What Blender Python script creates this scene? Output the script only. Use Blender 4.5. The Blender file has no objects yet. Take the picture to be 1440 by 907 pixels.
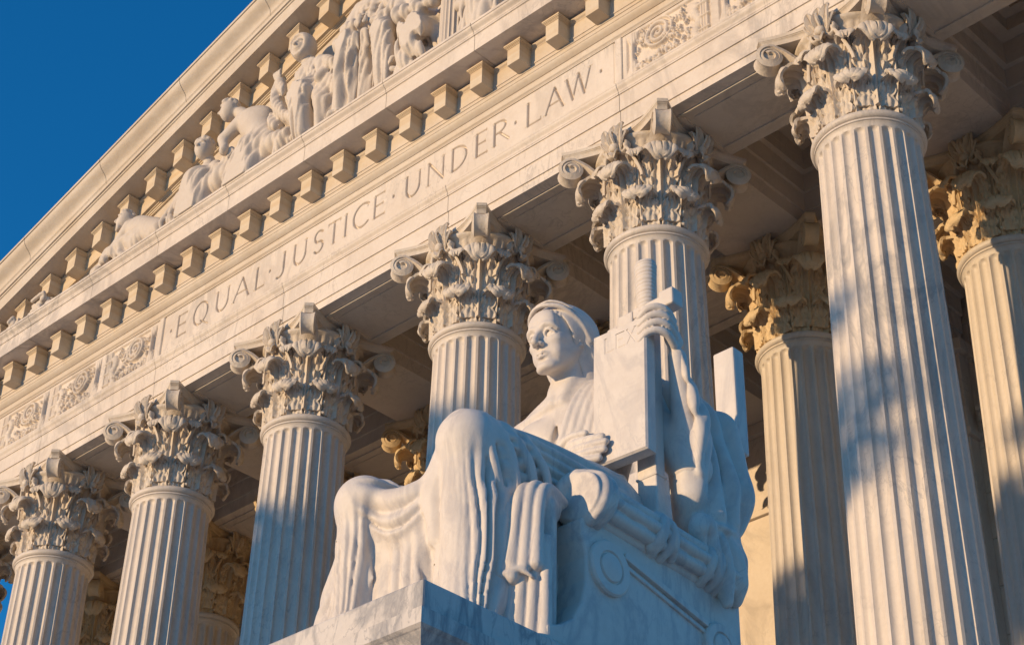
import bpy, bmesh, math, random
import numpy as np
from mathutils import Vector, Matrix
R = math.radians
scene = bpy.context.scene
COL = scene.collection

# ------------------------------------------------------------------ camera
CAM = Vector((35.01, -18.555, 1.60))
yaw, pitch, roll = R(44.076), R(34.336), R(1.208)
fw = Vector((-math.sin(yaw)*math.cos(pitch), math.cos(yaw)*math.cos(pitch), math.sin(pitch)))
r0 = Vector((math.cos(yaw), math.sin(yaw), 0)); u0 = r0.cross(fw)
rt = r0*math.cos(roll) + u0*math.sin(roll); up = -r0*math.sin(roll) + u0*math.cos(roll)
cam = bpy.data.cameras.new('camera'); cam_ob = bpy.data.objects.new('camera', cam); COL.objects.link(cam_ob)
M = Matrix(((rt.x, up.x, -fw.x, CAM.x), (rt.y, up.y, -fw.y, CAM.y), (rt.z, up.z, -fw.z, CAM.z), (0, 0, 0, 1)))
cam_ob.matrix_world = M
cam.sensor_width = 36; cam.lens = 36*2588.5/1440; cam.clip_start = .1; cam.clip_end = 5000
scene.camera = cam_ob

# ------------------------------------------------------------------ sky, sun, exposure
SUN_AZ, SUN_EL = R(17.5), R(5.6)          # degrees left of the facade normal, height
world = bpy.data.worlds.new('World'); scene.world = world; world.use_nodes = True
nt = world.node_tree; bg = nt.nodes['Background']
sky = nt.nodes.new('ShaderNodeTexSky'); sky.sky_type = 'NISHITA'; sky.sun_disc = False
sky.sun_elevation = SUN_EL; sky.sun_rotation = math.pi + SUN_AZ
sky.altitude = 0; sky.air_density = 1.0; sky.dust_density = 0.0; sky.ozone_density = 5.2
hs = nt.nodes.new('ShaderNodeHueSaturation'); hs.inputs['Hue'].default_value = .495; hs.inputs['Saturation'].default_value = 1.07
nt.links.new(sky.outputs[0], hs.inputs['Color']); nt.links.new(hs.outputs[0], bg.inputs[0]); bg.inputs[1].default_value = .15
sd = bpy.data.lights.new('sun', 'SUN'); sd.energy = 2.3; sd.angle = R(.5); sd.color = (1.0, .705, .41)
sun = bpy.data.objects.new('sun', sd); COL.objects.link(sun)
sdir = Vector((math.sin(SUN_AZ)*math.cos(SUN_EL), math.cos(SUN_AZ)*math.cos(SUN_EL), -math.sin(SUN_EL)))
sun.rotation_euler = sdir.to_track_quat('-Z', 'Y').to_euler(); sun.location = (0, -60, 60)
vs = scene.view_settings; vs.view_transform = 'Standard'; vs.look = 'None'; vs.gamma = 1; vs.use_curve_mapping = False
vs.exposure = 1.0
scene.render.engine = 'CYCLES'
scene.cycles.use_denoising = True
scene.cycles.max_bounces = 10; scene.cycles.diffuse_bounces = 8

# ------------------------------------------------------------------ materials
def marble(name, base, vein, dark, vscale=.55, vamt=.6, stain=.35, rough=.55, bump=.25, streak=0.0, band=0.0, bandcol=(.5, .36, .2)):
    m = bpy.data.materials.new(name); m.use_nodes = True
    t = m.node_tree; N, L = t.nodes, t.links; bs = N['Principled BSDF']
    geo = N.new('ShaderNodeNewGeometry')
    def noise(scale, detail, rough=.55, vec=None, dist=0):
        n = N.new('ShaderNodeTexNoise'); n.inputs['Scale'].default_value = scale; n.inputs['Detail'].default_value = detail
        n.inputs['Roughness'].default_value = rough; n.inputs['Distortion'].default_value = dist
        L.new(vec or geo.outputs['Position'], n.inputs['Vector']); return n
    def ramp(src, a, b, ca=(0, 0, 0, 1), cb=(1, 1, 1, 1)):
        r = N.new('ShaderNodeValToRGB'); r.color_ramp.elements[0].position = a; r.color_ramp.elements[1].position = b
        r.color_ramp.elements[0].color = ca; r.color_ramp.elements[1].color = cb; L.new(src, r.inputs[0]); return r
    def math_(op, a, b=None):
        n = N.new('ShaderNodeMath'); n.operation = op; L.new(a, n.inputs[0])
        if isinstance(b, (int, float)): n.inputs[1].default_value = b
        elif b is not None: L.new(b, n.inputs[1])
        return n.outputs[0]
    def mix(f, a, b):
        n = N.new('ShaderNodeMix'); n.data_type = 'RGBA'; L.new(f, n.inputs[0])
        for i, v in ((6, a), (7, b)):
            if isinstance(v, tuple): n.inputs[i].default_value = (*v, 1)
            else: L.new(v, n.inputs[i])
        return n.outputs[2]
    mp = N.new('ShaderNodeMapping'); mp.inputs['Scale'].default_value = (1, 1, .42); mp.inputs['Rotation'].default_value = (.5, .35, .2)
    L.new(geo.outputs['Position'], mp.inputs[0])
    nv = noise(vscale, 7, .62, mp.outputs[0], 1.1)
    ridge = math_('ABSOLUTE', math_('SUBTRACT', nv.outputs[0], .5))
    veins = ramp(ridge, 0.0, .055, (1, 1, 1, 1), (0, 0, 0, 1))
    mask = ramp(noise(.23, 3).outputs[0], .42, .66)
    vf = math_('MULTIPLY', math_('MULTIPLY', veins.outputs[0], mask.outputs[0]), vamt)
    c = mix(vf, base, vein)
    nv2 = noise(vscale*4.2, 6, .6, mp.outputs[0], .8)
    v2 = ramp(math_('ABSOLUTE', math_('SUBTRACT', nv2.outputs[0], .5)), 0.0, .022, (1, 1, 1, 1), (0, 0, 0, 1))
    c = mix(math_('MULTIPLY', math_('MULTIPLY', v2.outputs[0], ramp(noise(.6, 3).outputs[0], .46, .62).outputs[0]), vamt*.8), c, vein)
    st = ramp(noise(.8, 6, .65).outputs[0], .40, .78)
    c = mix(math_('MULTIPLY', st.outputs[0], stain), c, dark)
    fine = noise(14, 5, .7)
    fr = ramp(fine.outputs[0], .35, .75)
    c = mix(math_('MULTIPLY', fr.outputs[0], .26), c, dark)
    if streak:
        m2 = N.new('ShaderNodeMapping'); m2.inputs['Scale'].default_value = (3.2, 3.2, .22); L.new(geo.outputs['Position'], m2.inputs[0])
        sk = ramp(noise(1, 5, .6, m2.outputs[0]).outputs[0], .5, .72)
        c = mix(math_('MULTIPLY', sk.outputs[0], streak), c, dark)
    if band:
        m3 = N.new('ShaderNodeMapping'); m3.inputs['Scale'].default_value = (.35, .35, 7.5); m3.inputs['Rotation'].default_value = (.0, .03, .0); L.new(geo.outputs['Position'], m3.inputs[0])
        bk_ = ramp(noise(1, 6, .62, m3.outputs[0], .4).outputs[0], .42, .68)
        c = mix(math_('MULTIPLY', bk_.outputs[0], band), c, bandcol)
    L.new(c, bs.inputs['Base Color'])
    bs.inputs['Roughness'].default_value = rough; bs.inputs['Specular IOR Level'].default_value = .35
    bp = N.new('ShaderNodeBump'); bp.inputs['Strength'].default_value = bump; bp.inputs['Distance'].default_value = .02
    L.new(noise(9, 6, .7).outputs[0], bp.inputs['Height']); L.new(bp.outputs[0], bs.inputs['Normal'])
    return m
M_COL = marble('column_marble', (.65, .575, .49), (.26, .26, .26), (.42, .37, .31), .75, .70, .40, .5, .3, .36)
M_CAP = marble('capital_marble', (.63, .56, .47), (.38, .33, .28), (.42, .32, .21), 1.6, .35, .5, .6, .9)
M_ENT = marble('entablature_marble', (.67, .595, .51), (.36, .33, .30), (.47, .375, .28), .65, .75, .46, .6, .25, .10)
M_COR = marble('weathered_marble', (.60, .53, .44), (.42, .37, .31), (.42, .32, .21), .5, .3, .5, .65, .35, .12, .3, (.50, .38, .24))
M_MOD = marble('bracket_marble', (.62, .53, .40), (.42, .36, .28), (.48, .36, .22), .6, .3, .4, .65, .35, 0, .55, (.50, .35, .19))
M_INCAP = marble('inner_capital_marble', (.66, .52, .32), (.42, .31, .18), (.42, .28, .14), 1.6, .35, .5, .6, .9)  # inner row's capitals: warmer, more golden tone than the front ones
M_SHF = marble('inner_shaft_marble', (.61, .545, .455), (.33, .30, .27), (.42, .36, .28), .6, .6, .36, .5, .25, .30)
M_INT = marble('interior_marble', (.63, .555, .46), (.33, .29, .25), (.44, .36, .27), .6, .6, .35, .6, .25)
M_STA = marble('statue_marble', (.66, .605, .545), (.42, .40, .40), (.46, .40, .35), 1.6, .75, .48, .55, .25)
M_PED = marble('pedestal_marble', (.59, .55, .51), (.20, .21, .23), (.36, .33, .31), 1.6, .85, .45, .5, .3)
M_PAV = marble('paving', (.72, .66, .57), (.30, .28, .26), (.30, .27, .23), .5, .3, .4, .8, .3)
M_FIG = marble('pediment_marble', (.61, .54, .46), (.46, .40, .34), (.43, .35, .26), .8, .3, .42, .65, .35)

# ------------------------------------------------------------------ helpers
def link_mesh(name, verts, faces, mat, parent=None, smooth=False):
    me = bpy.data.meshes.new(name)
    me.from_pydata([tuple(v) for v in verts], [], [tuple(f) for f in faces]); me.update()
    if smooth: me.shade_smooth()
    me.materials.append(mat)
    o = bpy.data.objects.new(name, me); COL.objects.link(o)
    if parent: o.parent = parent
    return o
def np_mesh(name, V, F, mat, parent=None, smooth=True):
    """fast path: V (n,3) array, F (m,4) array of quads"""
    me = bpy.data.meshes.new(name); V = np.asarray(V, np.float32); F = np.asarray(F, np.int32)
    k = F.shape[1]
    me.vertices.add(len(V)); me.vertices.foreach_set('co', V.ravel())
    me.loops.add(F.size); me.loops.foreach_set('vertex_index', F.ravel())
    me.polygons.add(len(F)); me.polygons.foreach_set('loop_start', np.arange(0, F.size, k, dtype=np.int32))
    me.update(calc_edges=True); me.validate()
    if smooth: me.shade_smooth()
    me.materials.append(mat)
    o = bpy.data.objects.new(name, me); COL.objects.link(o)
    if parent: o.parent = parent
    return o
def empty(name, loc=(0, 0, 0), parent=None):
    o = bpy.data.objects.new(name, None); COL.objects.link(o); o.location = loc; o.empty_display_size = .2
    if parent: o.parent = parent
    return o
def tag(o, label=None, cat=None, group=None, kind=None):
    if label: o['label'] = label
    if cat: o['category'] = cat
    if group: o['group'] = group
    if kind: o['kind'] = kind
    return o
def copy_tree(o, parent=None):
    c = o.copy(); COL.objects.link(c); c.parent = parent
    for ch in list(o.children): copy_tree(ch, c)
    return c
class MB:
    """collects boxes and other pieces; build() links them as one mesh"""
    def __init__(s): s.v = []; s.f = []
    def add(s, v, f):
        n = len(s.v); s.v += [tuple(p) for p in v]; s.f += [tuple(n+i for i in q) for q in f]
    def box(s, x0, x1, y0, y1, z0, z1):
        s.add([(x0, y0, z0), (x1, y0, z0), (x1, y1, z0), (x0, y1, z0), (x0, y0, z1), (x1, y0, z1), (x1, y1, z1), (x0, y1, z1)],
              [(0, 3, 2, 1), (4, 5, 6, 7), (0, 1, 5, 4), (1, 2, 6, 5), (2, 3, 7, 6), (3, 0, 4, 7)])
    def grid(s, P):
        """P: rows x cols x 3"""
        P = np.asarray(P); a, b = P.shape[:2]
        s.add(P.reshape(-1, 3), [(i*b+j, i*b+j+1, (i+1)*b+j+1, (i+1)*b+j) for i in range(a-1) for j in range(b-1)])
    def loops(s, Ls, cap0=False, cap1=False):
        """closed loops of equal length"""
        n = len(Ls[0]); o = len(s.v)
        for l in Ls: s.v += [tuple(p) for p in l]
        for i in range(len(Ls)-1):
            for j in range(n): s.f.append((o+i*n+j, o+i*n+(j+1) % n, o+(i+1)*n+(j+1) % n, o+(i+1)*n+j))
        if cap0: s.f.append(tuple(o+j for j in reversed(range(n))))
        if cap1: s.f.append(tuple(o+(len(Ls)-1)*n+j for j in range(n)))
    def build(s, name, mat, parent=None, smooth=False, bevel=0, angle=None):
        o = link_mesh(name, s.v, s.f, mat, parent, smooth)
        if bevel:
            b = o.modifiers.new('bevel', 'BEVEL'); b.width = bevel; b.segments = 2; b.limit_method = 'ANGLE'; b.angle_limit = R(40)
        if angle: o.data.set_sharp_from_angle(angle=R(angle)) if smooth else None
        return o

# signed-distance sculpting: primitives blended in a voxel field, then skinned with surface nets
class Sculpt:
    def __init__(s, lo, hi, h):
        s.lo = np.array(lo, float); s.h = h; s.n = np.ceil((np.array(hi)-s.lo)/h).astype(int)+1
        s.D = np.full(s.n, 1.0, np.float32)
    def _sl(s, lo, hi):
        a = np.clip(np.floor((np.array(lo)-s.lo)/s.h).astype(int), 0, s.n); b = np.clip(np.ceil((np.array(hi)-s.lo)/s.h).astype(int)+1, 0, s.n)
        return tuple(slice(i, j) for i, j in zip(a, b)), a, b
    def apply(s, lo, hi, fn, k=.05, sub=False):
        m = k*1.2+3*s.h
        sl, a, b = s._sl(np.array(lo)-m, np.array(hi)+m)
        if (b-a).min() <= 0: return
        X, Y, Z = (np.arange(i, j, dtype=np.float32)*s.h+o for i, j, o in zip(a, b, s.lo))
        d = fn(X[:, None, None], Y[None, :, None], Z[None, None, :]).astype(np.float32)
        D = s.D[sl]
        if sub: D, d = -D, d
        k = max(k, 1e-4)
        h = np.clip(.5+.5*(D-d)/k, 0, 1); r = D*(1-h)+d*h-k*h*(1-h)
        s.D[sl] = -r if sub else r
    def cone(s, p, q, r1, r2=None, k=.05, sub=False, flat=None):
        p, q = np.array(p, float), np.array(q, float); r2 = r1 if r2 is None else r2; v = q-p; vv = max(v@v, 1e-9); rm = max(r1, r2)
        def fn(X, Y, Z):
            t = np.clip(((X-p[0])*v[0]+(Y-p[1])*v[1]+(Z-p[2])*v[2])/vv, 0, 1)
            return np.sqrt((X-p[0]-t*v[0])**2+(Y-p[1]-t*v[1])**2+(Z-p[2]-t*v[2])**2)-(r1+(r2-r1)*t)
        s.apply(np.minimum(p, q)-rm, np.maximum(p, q)+rm, fn, k, sub)
    def tube(s, pts, r, k=.03, sub=False, sm=3):
        """smooth curve through pts; r scalar or list"""
        pts = np.array(pts, float); n = len(pts); rr = np.full(n, r) if np.isscalar(r) else np.array(r, float)
        tt = np.linspace(0, n-1, (n-1)*sm+1); out = []
        for t in tt:
            i = min(int(t), n-2); f = t-i
            p0, p1, p2, p3 = pts[max(i-1, 0)], pts[i], pts[i+1], pts[min(i+2, n-1)]
            out.append(.5*(2*p1+(p2-p0)*f+(2*p0-5*p1+4*p2-p3)*f*f+(3*p1-p0-3*p2+p3)*f**3))
        ri = np.interp(tt, np.arange(n), rr)
        P = np.array(out); rm = ri.max()
        def fn(X, Y, Z):
            d = None
            for a, b, ra, rb in zip(P[:-1], P[1:], ri[:-1], ri[1:]):
                v = b-a; vv = max(v@v, 1e-9)
                t = np.clip(((X-a[0])*v[0]+(Y-a[1])*v[1]+(Z-a[2])*v[2])/vv, 0, 1)
                e = np.sqrt((X-a[0]-t*v[0])**2+(Y-a[1]-t*v[1])**2+(Z-a[2]-t*v[2])**2)-(ra+(rb-ra)*t)
                d = e if d is None else np.minimum(d, e)
            return d
        s.apply(P.min(0)-rm, P.max(0)+rm, fn, k, sub)
    def ell(s, c, r, k=.05, sub=False, rot=None):
        c, r = np.array(c, float), np.array(r, float); B = np.array(rot.to_matrix()) if rot is not None else np.eye(3); rm = r.max()
        def fn(X, Y, Z):
            x, y, z = X-c[0], Y-c[1], Z-c[2]
            u = (B[0, 0]*x+B[1, 0]*y+B[2, 0]*z); v = (B[0, 1]*x+B[1, 1]*y+B[2, 1]*z); w = (B[0, 2]*x+B[1, 2]*y+B[2, 2]*z)
            k0 = np.sqrt((u/r[0])**2+(v/r[1])**2+(w/r[2])**2); k1 = np.sqrt((u/r[0]**2)**2+(v/r[1]**2)**2+(w/r[2]**2)**2)
            return k0*(k0-1)/np.maximum(k1, 1e-6)
        s.apply(c-rm, c+rm, fn, k, sub)
    def box(s, c, r, e=.02, k=.03, sub=False, rot=None):
        c, r = np.array(c, float), np.array(r, float); B = np.array(rot.to_matrix()) if rot is not None else np.eye(3); rm = np.linalg.norm(r)
        def fn(X, Y, Z):
            x, y, z = X-c[0], Y-c[1], Z-c[2]
            q = [np.abs(B[0, i]*x+B[1, i]*y+B[2, i]*z)-(r[i]-e) for i in range(3)]
            return np.sqrt(sum(np.maximum(a, 0)**2 for a in q))+np.minimum(np.maximum(np.maximum(q[0], q[1]), q[2]), 0)-e
        s.apply(c-rm, c+rm, fn, k, sub)
    def warp(s, lo, hi, fn):
        """add fn(X,Y,Z) to the field inside a box (fn must fade out itself)"""
        sl, a, b = s._sl(lo, hi)
        X, Y, Z = (np.arange(i, j, dtype=np.float32)*s.h+o for i, j, o in zip(a, b, s.lo))
        s.D[sl] += fn(X[:, None, None], Y[None, :, None], Z[None, None, :]).astype(np.float32)
    def mesh(s, name, mat, parent=None, relax=1):
        D = s.D; D[0], D[-1] = 1, 1; D[:, 0], D[:, -1] = 1, 1; D[:, :, 0], D[:, :, -1] = 1, 1
        S = D < 0
        a, b, c = (n-1 for n in S.shape)
        cnt = np.zeros((a, b, c), np.uint8)
        for i in (0, 1):
            for j in (0, 1):
                for k in (0, 1): cnt += S[i:a+i, j:b+j, k:c+k]
        act = (cnt > 0) & (cnt < 8)
        idx = np.full(act.shape, -1, np.int32); I = np.argwhere(act); idx[act] = np.arange(len(I))
        acc = np.zeros((len(I), 3), np.float32); num = np.zeros(len(I), np.float32)
        corners = [(i, j, k) for i in (0, 1) for j in (0, 1) for k in (0, 1)]
        vals = {cn: D[I[:, 0]+cn[0], I[:, 1]+cn[1], I[:, 2]+cn[2]] for cn in corners}
        for c0 in corners:
            for ax in range(3):
                if c0[ax]: continue
                c1 = list(c0); c1[ax] = 1; c1 = tuple(c1)
                v0, v1 = vals[c0], vals[c1]; m = (v0 < 0) != (v1 < 0)
                t = np.where(m, v0/np.where(m, v0-v1, 1), 0)
                p = np.tile(np.array(c0, np.float32), (len(I), 1)); p[:, ax] = t
                acc += p*m[:, None]; num += m
        V = (I+acc/num[:, None])*s.h+s.lo
        quads = []
        for ax in range(3):
            s0 = [slice(1, -1)]*3; s0[ax] = slice(0, -1); s1 = list(s0); s1[ax] = slice(1, None)
            A, B = S[tuple(s0)], S[tuple(s1)]
            E = np.argwhere(A != B); 
            if not len(E): continue
            off = np.ones(3, int); off[ax] = 0; E = E+off
            u, w = [(1, 2), (2, 0), (0, 1)][ax]
            du = np.zeros(3, int); du[u] = 1; dw = np.zeros(3, int); dw[w] = 1
            q = np.stack([idx[tuple((E-du-dw).T)], idx[tuple((E-dw).T)], idx[tuple(E.T)], idx[tuple((E-du).T)]], 1)
            flip = ~S[tuple(E.T)]
            q[flip] = q[flip][:, ::-1]
            quads.append(q)
        F = np.concatenate(quads)
        for _ in range(relax):
            Sm = np.zeros_like(V); n = np.zeros(len(V))
            for i in range(4):
                for j in (1, 3):
                    np.add.at(Sm, F[:, i], V[F[:, (i+j) % 4]]); np.add.at(n, F[:, i], 1)
            V = V*.65+.35*Sm/n[:, None]
        return np_mesh(name, V, F, mat, parent, True)
# ------------------------------------------------------------------ ground and steps
g = MB(); g.grid([[(-1500, -1500, 0), (1500, -1500, 0)], [(-1500, 1500, 0), (1500, 1500, 0)]])
tag(g.build('ground', M_PAV), kind='structure')
PODZ = 3.2
st = MB()
NS = 20
for i in range(NS):
    z = PODZ*(i+1)/NS
    st.box(-2.5, 26.3, -1.9-(NS-i)*.42, -1.9-(NS-i-1)*.42-.001*0, .004 if i == 0 else 0.004, z)
st.box(-2.5, 31, -1.9, 40, .004, PODZ)
tag(st.build('steps', M_PAV), kind='structure')
# ------------------------------------------------------------------ the portico building
SP = 4.0
COLX = [-.288, 3.744, 7.774, 11.774, 16.226, 20.226, 24.256, 28.288]
DY = 3.967                     # inner row
ZA = 21.06                     # underside of the architrave
YF = -.80                      # architrave face
XL, XR, YB = COLX[0]-.80, COLX[-1]+.80, 34.0
CX = 14.0; SL = .30
bld = empty('courthouse', (CX, 0, PODZ))
tag(bld, 'pale marble temple front with carved inscription, bracketed cornices and sculpted pediment', 'building')
def bpart(o, name=None):
    o.parent = bld; o.matrix_parent_inverse = Matrix.Translation((-CX, 0, -PODZ)); return o
def sweep(mb, prof):
    """prof: (outward offset, z) polyline, run round left side, front, right side with mitres"""
    P = [(XL, YB, -1, 0), (XL, YF, -1, -1), (XR, YF, 1, -1), (XR, YB, 1, 0)]
    rows = [[(x+sx*o, y+sy*o, z) for (x, y, sx, sy) in P] for o, z in prof]
    mb.grid(rows)
def sweep_j(mb, prof, cuts, gap=.005):
    xs = [None]+list(cuts)+[None]
    for a, c in zip(xs[:-1], xs[1:]):
        mb.grid([[((XL-o) if a is None else a+gap, YF-o, z), ((XR+o) if c is None else c-gap, YF-o, z)] for o, z in prof])
    for X0, sg in ((XL, -1), (XR, 1)): mb.grid([[(X0+sg*o, YB, z), (X0+sg*o, YF-o, z)][::sg] for o, z in prof])
    inner = [(o-.03, z) for o, z in prof[1:-1]]
    mb.grid([[(XL+.05, YF-o, z), (XR-.05, YF-o, z)] for o, z in inner])
def cyma(o0, z0, o1, z1, n=7, kind='S'):
    out = []
    for i in range(n+1):
        t = i/n
        if kind == 'S': o = t-.16*math.sin(2*math.pi*t)
        elif kind == 'cav': o = 1-math.cos(t*math.pi/2)
        else: o = math.sin(t*math.pi/2)
        out.append((o0+(o1-o0)*o, z0+(z1-z0)*t))
    return out
m = MB()
sweep_j(m, [(0, ZA), (0, 21.22), (.025, 21.22), (.025, 21.565), (.05, 21.565), (.05, 21.90), (.07, 21.905), (.07, 21.94)] + cyma(.075, 21.94, .125, 22.07) + [(.13, 22.075), (.13, 22.115), (-.055, 22.13)], COLX[1:-1])
m.grid([[(XL+.002, YF+.9, ZA), (XR-.002, YF+.9, ZA)], [(XL+.002, YF+.001, ZA), (XR-.002, YF+.001, ZA)]])
bpart(m.build('architrave', M_ENT))
# inner side and beams of the portico ceiling
m = MB()
def beam_x(y0, y1, x0, x1):
    """fascias stepping outward with height on both faces"""
    for i, (za, zb, o) in enumerate(((ZA+.001, 21.34, 0), (21.34, 21.72, .05), (21.72, 22.1, .10), (22.1, 22.35, .2))):
        m.box(x0, x1, y0-(0 if y0 < 0 else o), y1+o, za, zb)
BW = .78
beam_x(-.70, .78, XL+.12, XR-.12); beam_x(DY-.78, DY+.78, XL+.12, XR-.12)
for x in COLX:
    for i, (za, zb, o) in enumerate(((ZA+.004, 21.337, 0), (21.337, 21.717, .047), (21.717, 22.097, .097), (22.097, 22.347, .197))):
        m.box(x-BW-o, x+BW+o, .5, DY-.5, za, zb)
        m.box(x-BW-o, x+BW+o, DY+.5, 8.2, za, zb)
bpart(m.build('ceiling_beams', M_INT))
# coffers between the beams
m = MB()
for i in range(7):
    for y0, y1 in ((.78, DY-.78), (DY+.78, 8.3)):
        x0, x1 = COLX[i]+BW, COLX[i+1]-BW
        for k, (ins, za, zb) in enumerate(((.2, 22.3, 22.55), (.42, 22.55, 22.8), (.62, 22.8, 23.075))):
            w = .42
            m.box(x0-.3, x0+ins+.001*k, y0-.2, y1+.2, za, zb); m.box(x1-ins-.001*k, x1+.3, y0-.2, y1+.2, za, zb)
            m.box(x0+ins, x1-ins, y0-.2, y0+ins+.005-.002*k, za+.002, zb-.002); m.box(x0+ins, x1-ins, y1-ins-.005+.002*k, y1+.2, za+.002, zb-.002)
m.box(XL+.2, XR-.2, -.6, 8.5, 23.06, 23.3)
bpart(m.build('coffered_ceiling', M_INT))
# sunk panels in the soffit between the columns
for i in range(7):
    x0, x1 = COLX[i]+1.05, COLX[i+1]-1.05
    for (ya, yb) in ((-.52, .52), (DY-.52, DY+.52)):
        z = ZA-.012; m = MB()
        # raised border: four flat strips with a moulded inner edge
        for (a, b, c, d) in ((x0-.01, x1+.01, ya-.06, ya), (x0-.01, x1+.01, yb, yb+.06), (x0-.07, x0, ya-.06, yb+.06), (x1, x1+.07, ya-.06, yb+.06)):
            m.box(a, b, c, d, z-.022, ZA-.004)
        m.box(x0+.14, x1-.14, ya+.13, yb-.13, z-.01, ZA-.004)
        m.box(x0-.06, x1+.06, ya-.05, yb+.05, z+.006, ZA-.003)
        bpart(m.build('soffit_panel', M_INT))
# frieze backing, crown mouldings, bed mould
m = MB()
sweep(m, [(-.07, 22.10), (-.07, 23.30)])
bpart(m.build('frieze', M_ENT))
m = MB()
sweep(m, [(-.06, 23.19), (.02, 23.19), (.02, 23.215)] + cyma(.025, 23.215, .055, 23.26) + [(.055, 23.28), (.03, 23.285), (.03, 23.40)] + cyma(.045, 23.40, .125, 23.51, kind='ov') + [(.135, 23.515), (.135, 23.59), (.15, 23.595), (.15, 23.66), (.165, 23.664), (.165, 23.70), (.15, 23.704), (.15, 24.01)] + cyma(.155, 24.01, .20, 24.075) + [(.205, 24.08), (.205, 24.10), (.15, 24.102), (.15, 24.17)])
bpart(m.build('bed_moulding', M_COR))
# horizontal cornice
m = MB()
sweep_j(m, [(.10, 24.15), (.74, 24.15), (.74, 24.50), (.765, 24.51), (.765, 24.545)] + cyma(.77, 24.545, .85, 24.68) + [(.865, 24.685), (.865, 24.74), (.0, 24.80)], [CX+2.305*k+1.15 for k in range(-7, 7)])
bpart(m.build('cornice', M_ENT))
def modillion_mb(shear=0.0):
    q = MB()
    def bx(x0, x1, y0, y1, z0, z1):
        n = len(q.v); q.box(x0, x1, y0, y1, z0, z1)
        q.v[n:] = [(x, y, z+shear*x) for x, y, z in q.v[n:]]
    bx(-.15, .15, -.30, .02, -.51, -.145)                     # block
    for i, (o, z0, z1) in enumerate(((.012, -.145, -.125), (.024, -.1255, -.108), (.04, -.1085, -.09), (.052, -.0905, -.055))):
        bx(-.15-o, .15+o, -.30-o, .02, z0, z1)                 # moulded cap
    bx(-.155, .155, -.285, .02, -.0555, .004)                  # neck under the soffit
    return q
mod0 = modillion_mb().build('modillion', M_MOD, bevel=.006)
PITCH = .922
pos = [CX+PITCH*(k+.5) for k in range(-17, 17)]
YM = YF-.15
first = True
def place_mod(src, x, y, z, rz=0):
    o = src.copy(); COL.objects.link(o); o.parent = bld; o.matrix_parent_inverse = Matrix.Translation((-CX, 0, -PODZ))
    o.location = (x, y, z); o.rotation_euler = (0, 0, rz)
for x in pos:
    if XL-.6 < x < XR+.6: place_mod(mod0, x, YM, 24.15)
# raking cornice (sheared with the gable slope)
def rz_(x): return -SL*abs(x-CX)
def rake(mb, prof, xs):
    mb.grid([[(x, YF-o, 29.26+dz+rz_(x)) for x in xs] for o, dz in prof])
XE0, XE1 = XL-1.2, XR+1.2
m = MB(); rake(m, [(.10, 0), (.74, 0), (.74, .34), (.765, .35), (.765, .40), (.80, .405), (.80, .52)] + [(.82, .525), (.82, .56), (.5, .565)], [XE0, CX, XE1])
bpart(m.build('raking_cornice', M_COR))
joint = 2.72; xs = []
m = MB()
prof = [(.80, .50)] + cyma(.83, .545, 1.06, .98, 12) + [(1.085, .985), (1.085, 1.055), (.2, 1.10)]
for side in (-1, 1):
    k = 0
    while k*joint < 16.2:
        a, b = CX+side*(k*joint+(.006 if k else 0)), CX+side*min((k+1)*joint-.006, 16.4)
        rake(m, prof, [min(a, b), max(a, b)]); k += 1
rake(m, [(o-.02, z-.004) for o, z in prof], [XE0, CX, XE1])
bpart(m.build('gutter_moulding', M_COR, smooth=True, angle=28))
m = MB(); rake(m, [(-.06, -.62), (.03, -.62), (.03, -.58), (.05, -.575), (.05, -.53), (.075, -.525), (.09, -.50), (.15, -.495), (.15, -.14)] + cyma(.155, -.14, .20, -.075) + [(.205, -.07), (.205, -.05), (.15, -.048), (.15, .02)], [XE0, CX, XE1])
bpart(m.build('raking_bed_moulding', M_MOD))
for side, sh in ((-1, SL), (1, -SL)):
    mm = modillion_mb(sh).build('modillion', M_MOD, bevel=.006)
    for x in pos:
        if (x-CX)*side > 0 and 24.9 < 29.26+rz_(x)+.2: place_mod(mm, x, YM, 29.26+rz_(x))
    bpy.data.objects.remove(mm)
bpy.data.objects.remove(mod0)
m = MB(); m.add([(XL, YF+.02, 24.3), (XR, YF+.02, 24.3), (XR, YF+.02, 29.9+rz_(XR)), (CX, YF+.02, 29.9), (XL, YF+.02, 29.9+rz_(XL))], [(0, 1, 2, 3, 4)])
bpart(m.build('tympanum', M_COR))
m = MB(); m.grid([[(XE0, YF-.3, 30.34+rz_(XE0)), (CX, YF-.3, 30.34), (XE1, YF-.3, 30.34+rz_(XE1))], [(XE0, YB, 30.34+rz_(XE0)), (CX, YB, 30.34), (XE1, YB, 30.34+rz_(XE1))]])
bpart(m.build('roof', M_COR))
# back wall with courses, pilasters and a belt
m = MB(); YW = 8.3
zc = PODZ
random.seed(5)
row = 0
while zc < 22.6:
    zt = min(zc+.92, 22.6); x = XL+(0 if row % 2 else -.9)
    while x < XR:
        x2 = min(x+1.85, XR); 
        m.box(max(x, XL)+.006, x2-.006, YW-.01*random.random()*.4, YW+.5, zc+.006, zt-.006); x += 1.85
    zc += .92; row += 1
m.box(XL, XR, YW+.02, YW+1, PODZ, 22.6)
bpart(m.build('wall', M_INT, bevel=.008))
m = MB()
for x in COLX:
    m.box(x-.78, x+.78, YW-.32, YW-.006, PODZ, 19.0)
    m.box(x-.86, x+.86, YW-.40, YW-.007, 19.0, 19.14)
    m.box(x-.80, x+.80, YW-.34, YW-.006, 19.14, 20.8); m.box(x-.92, x+.92, YW-.46, YW-.007, 20.8, ZA-.002)
bpart(m.build('pilasters', M_INT, bevel=.015))
m = MB()
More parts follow.
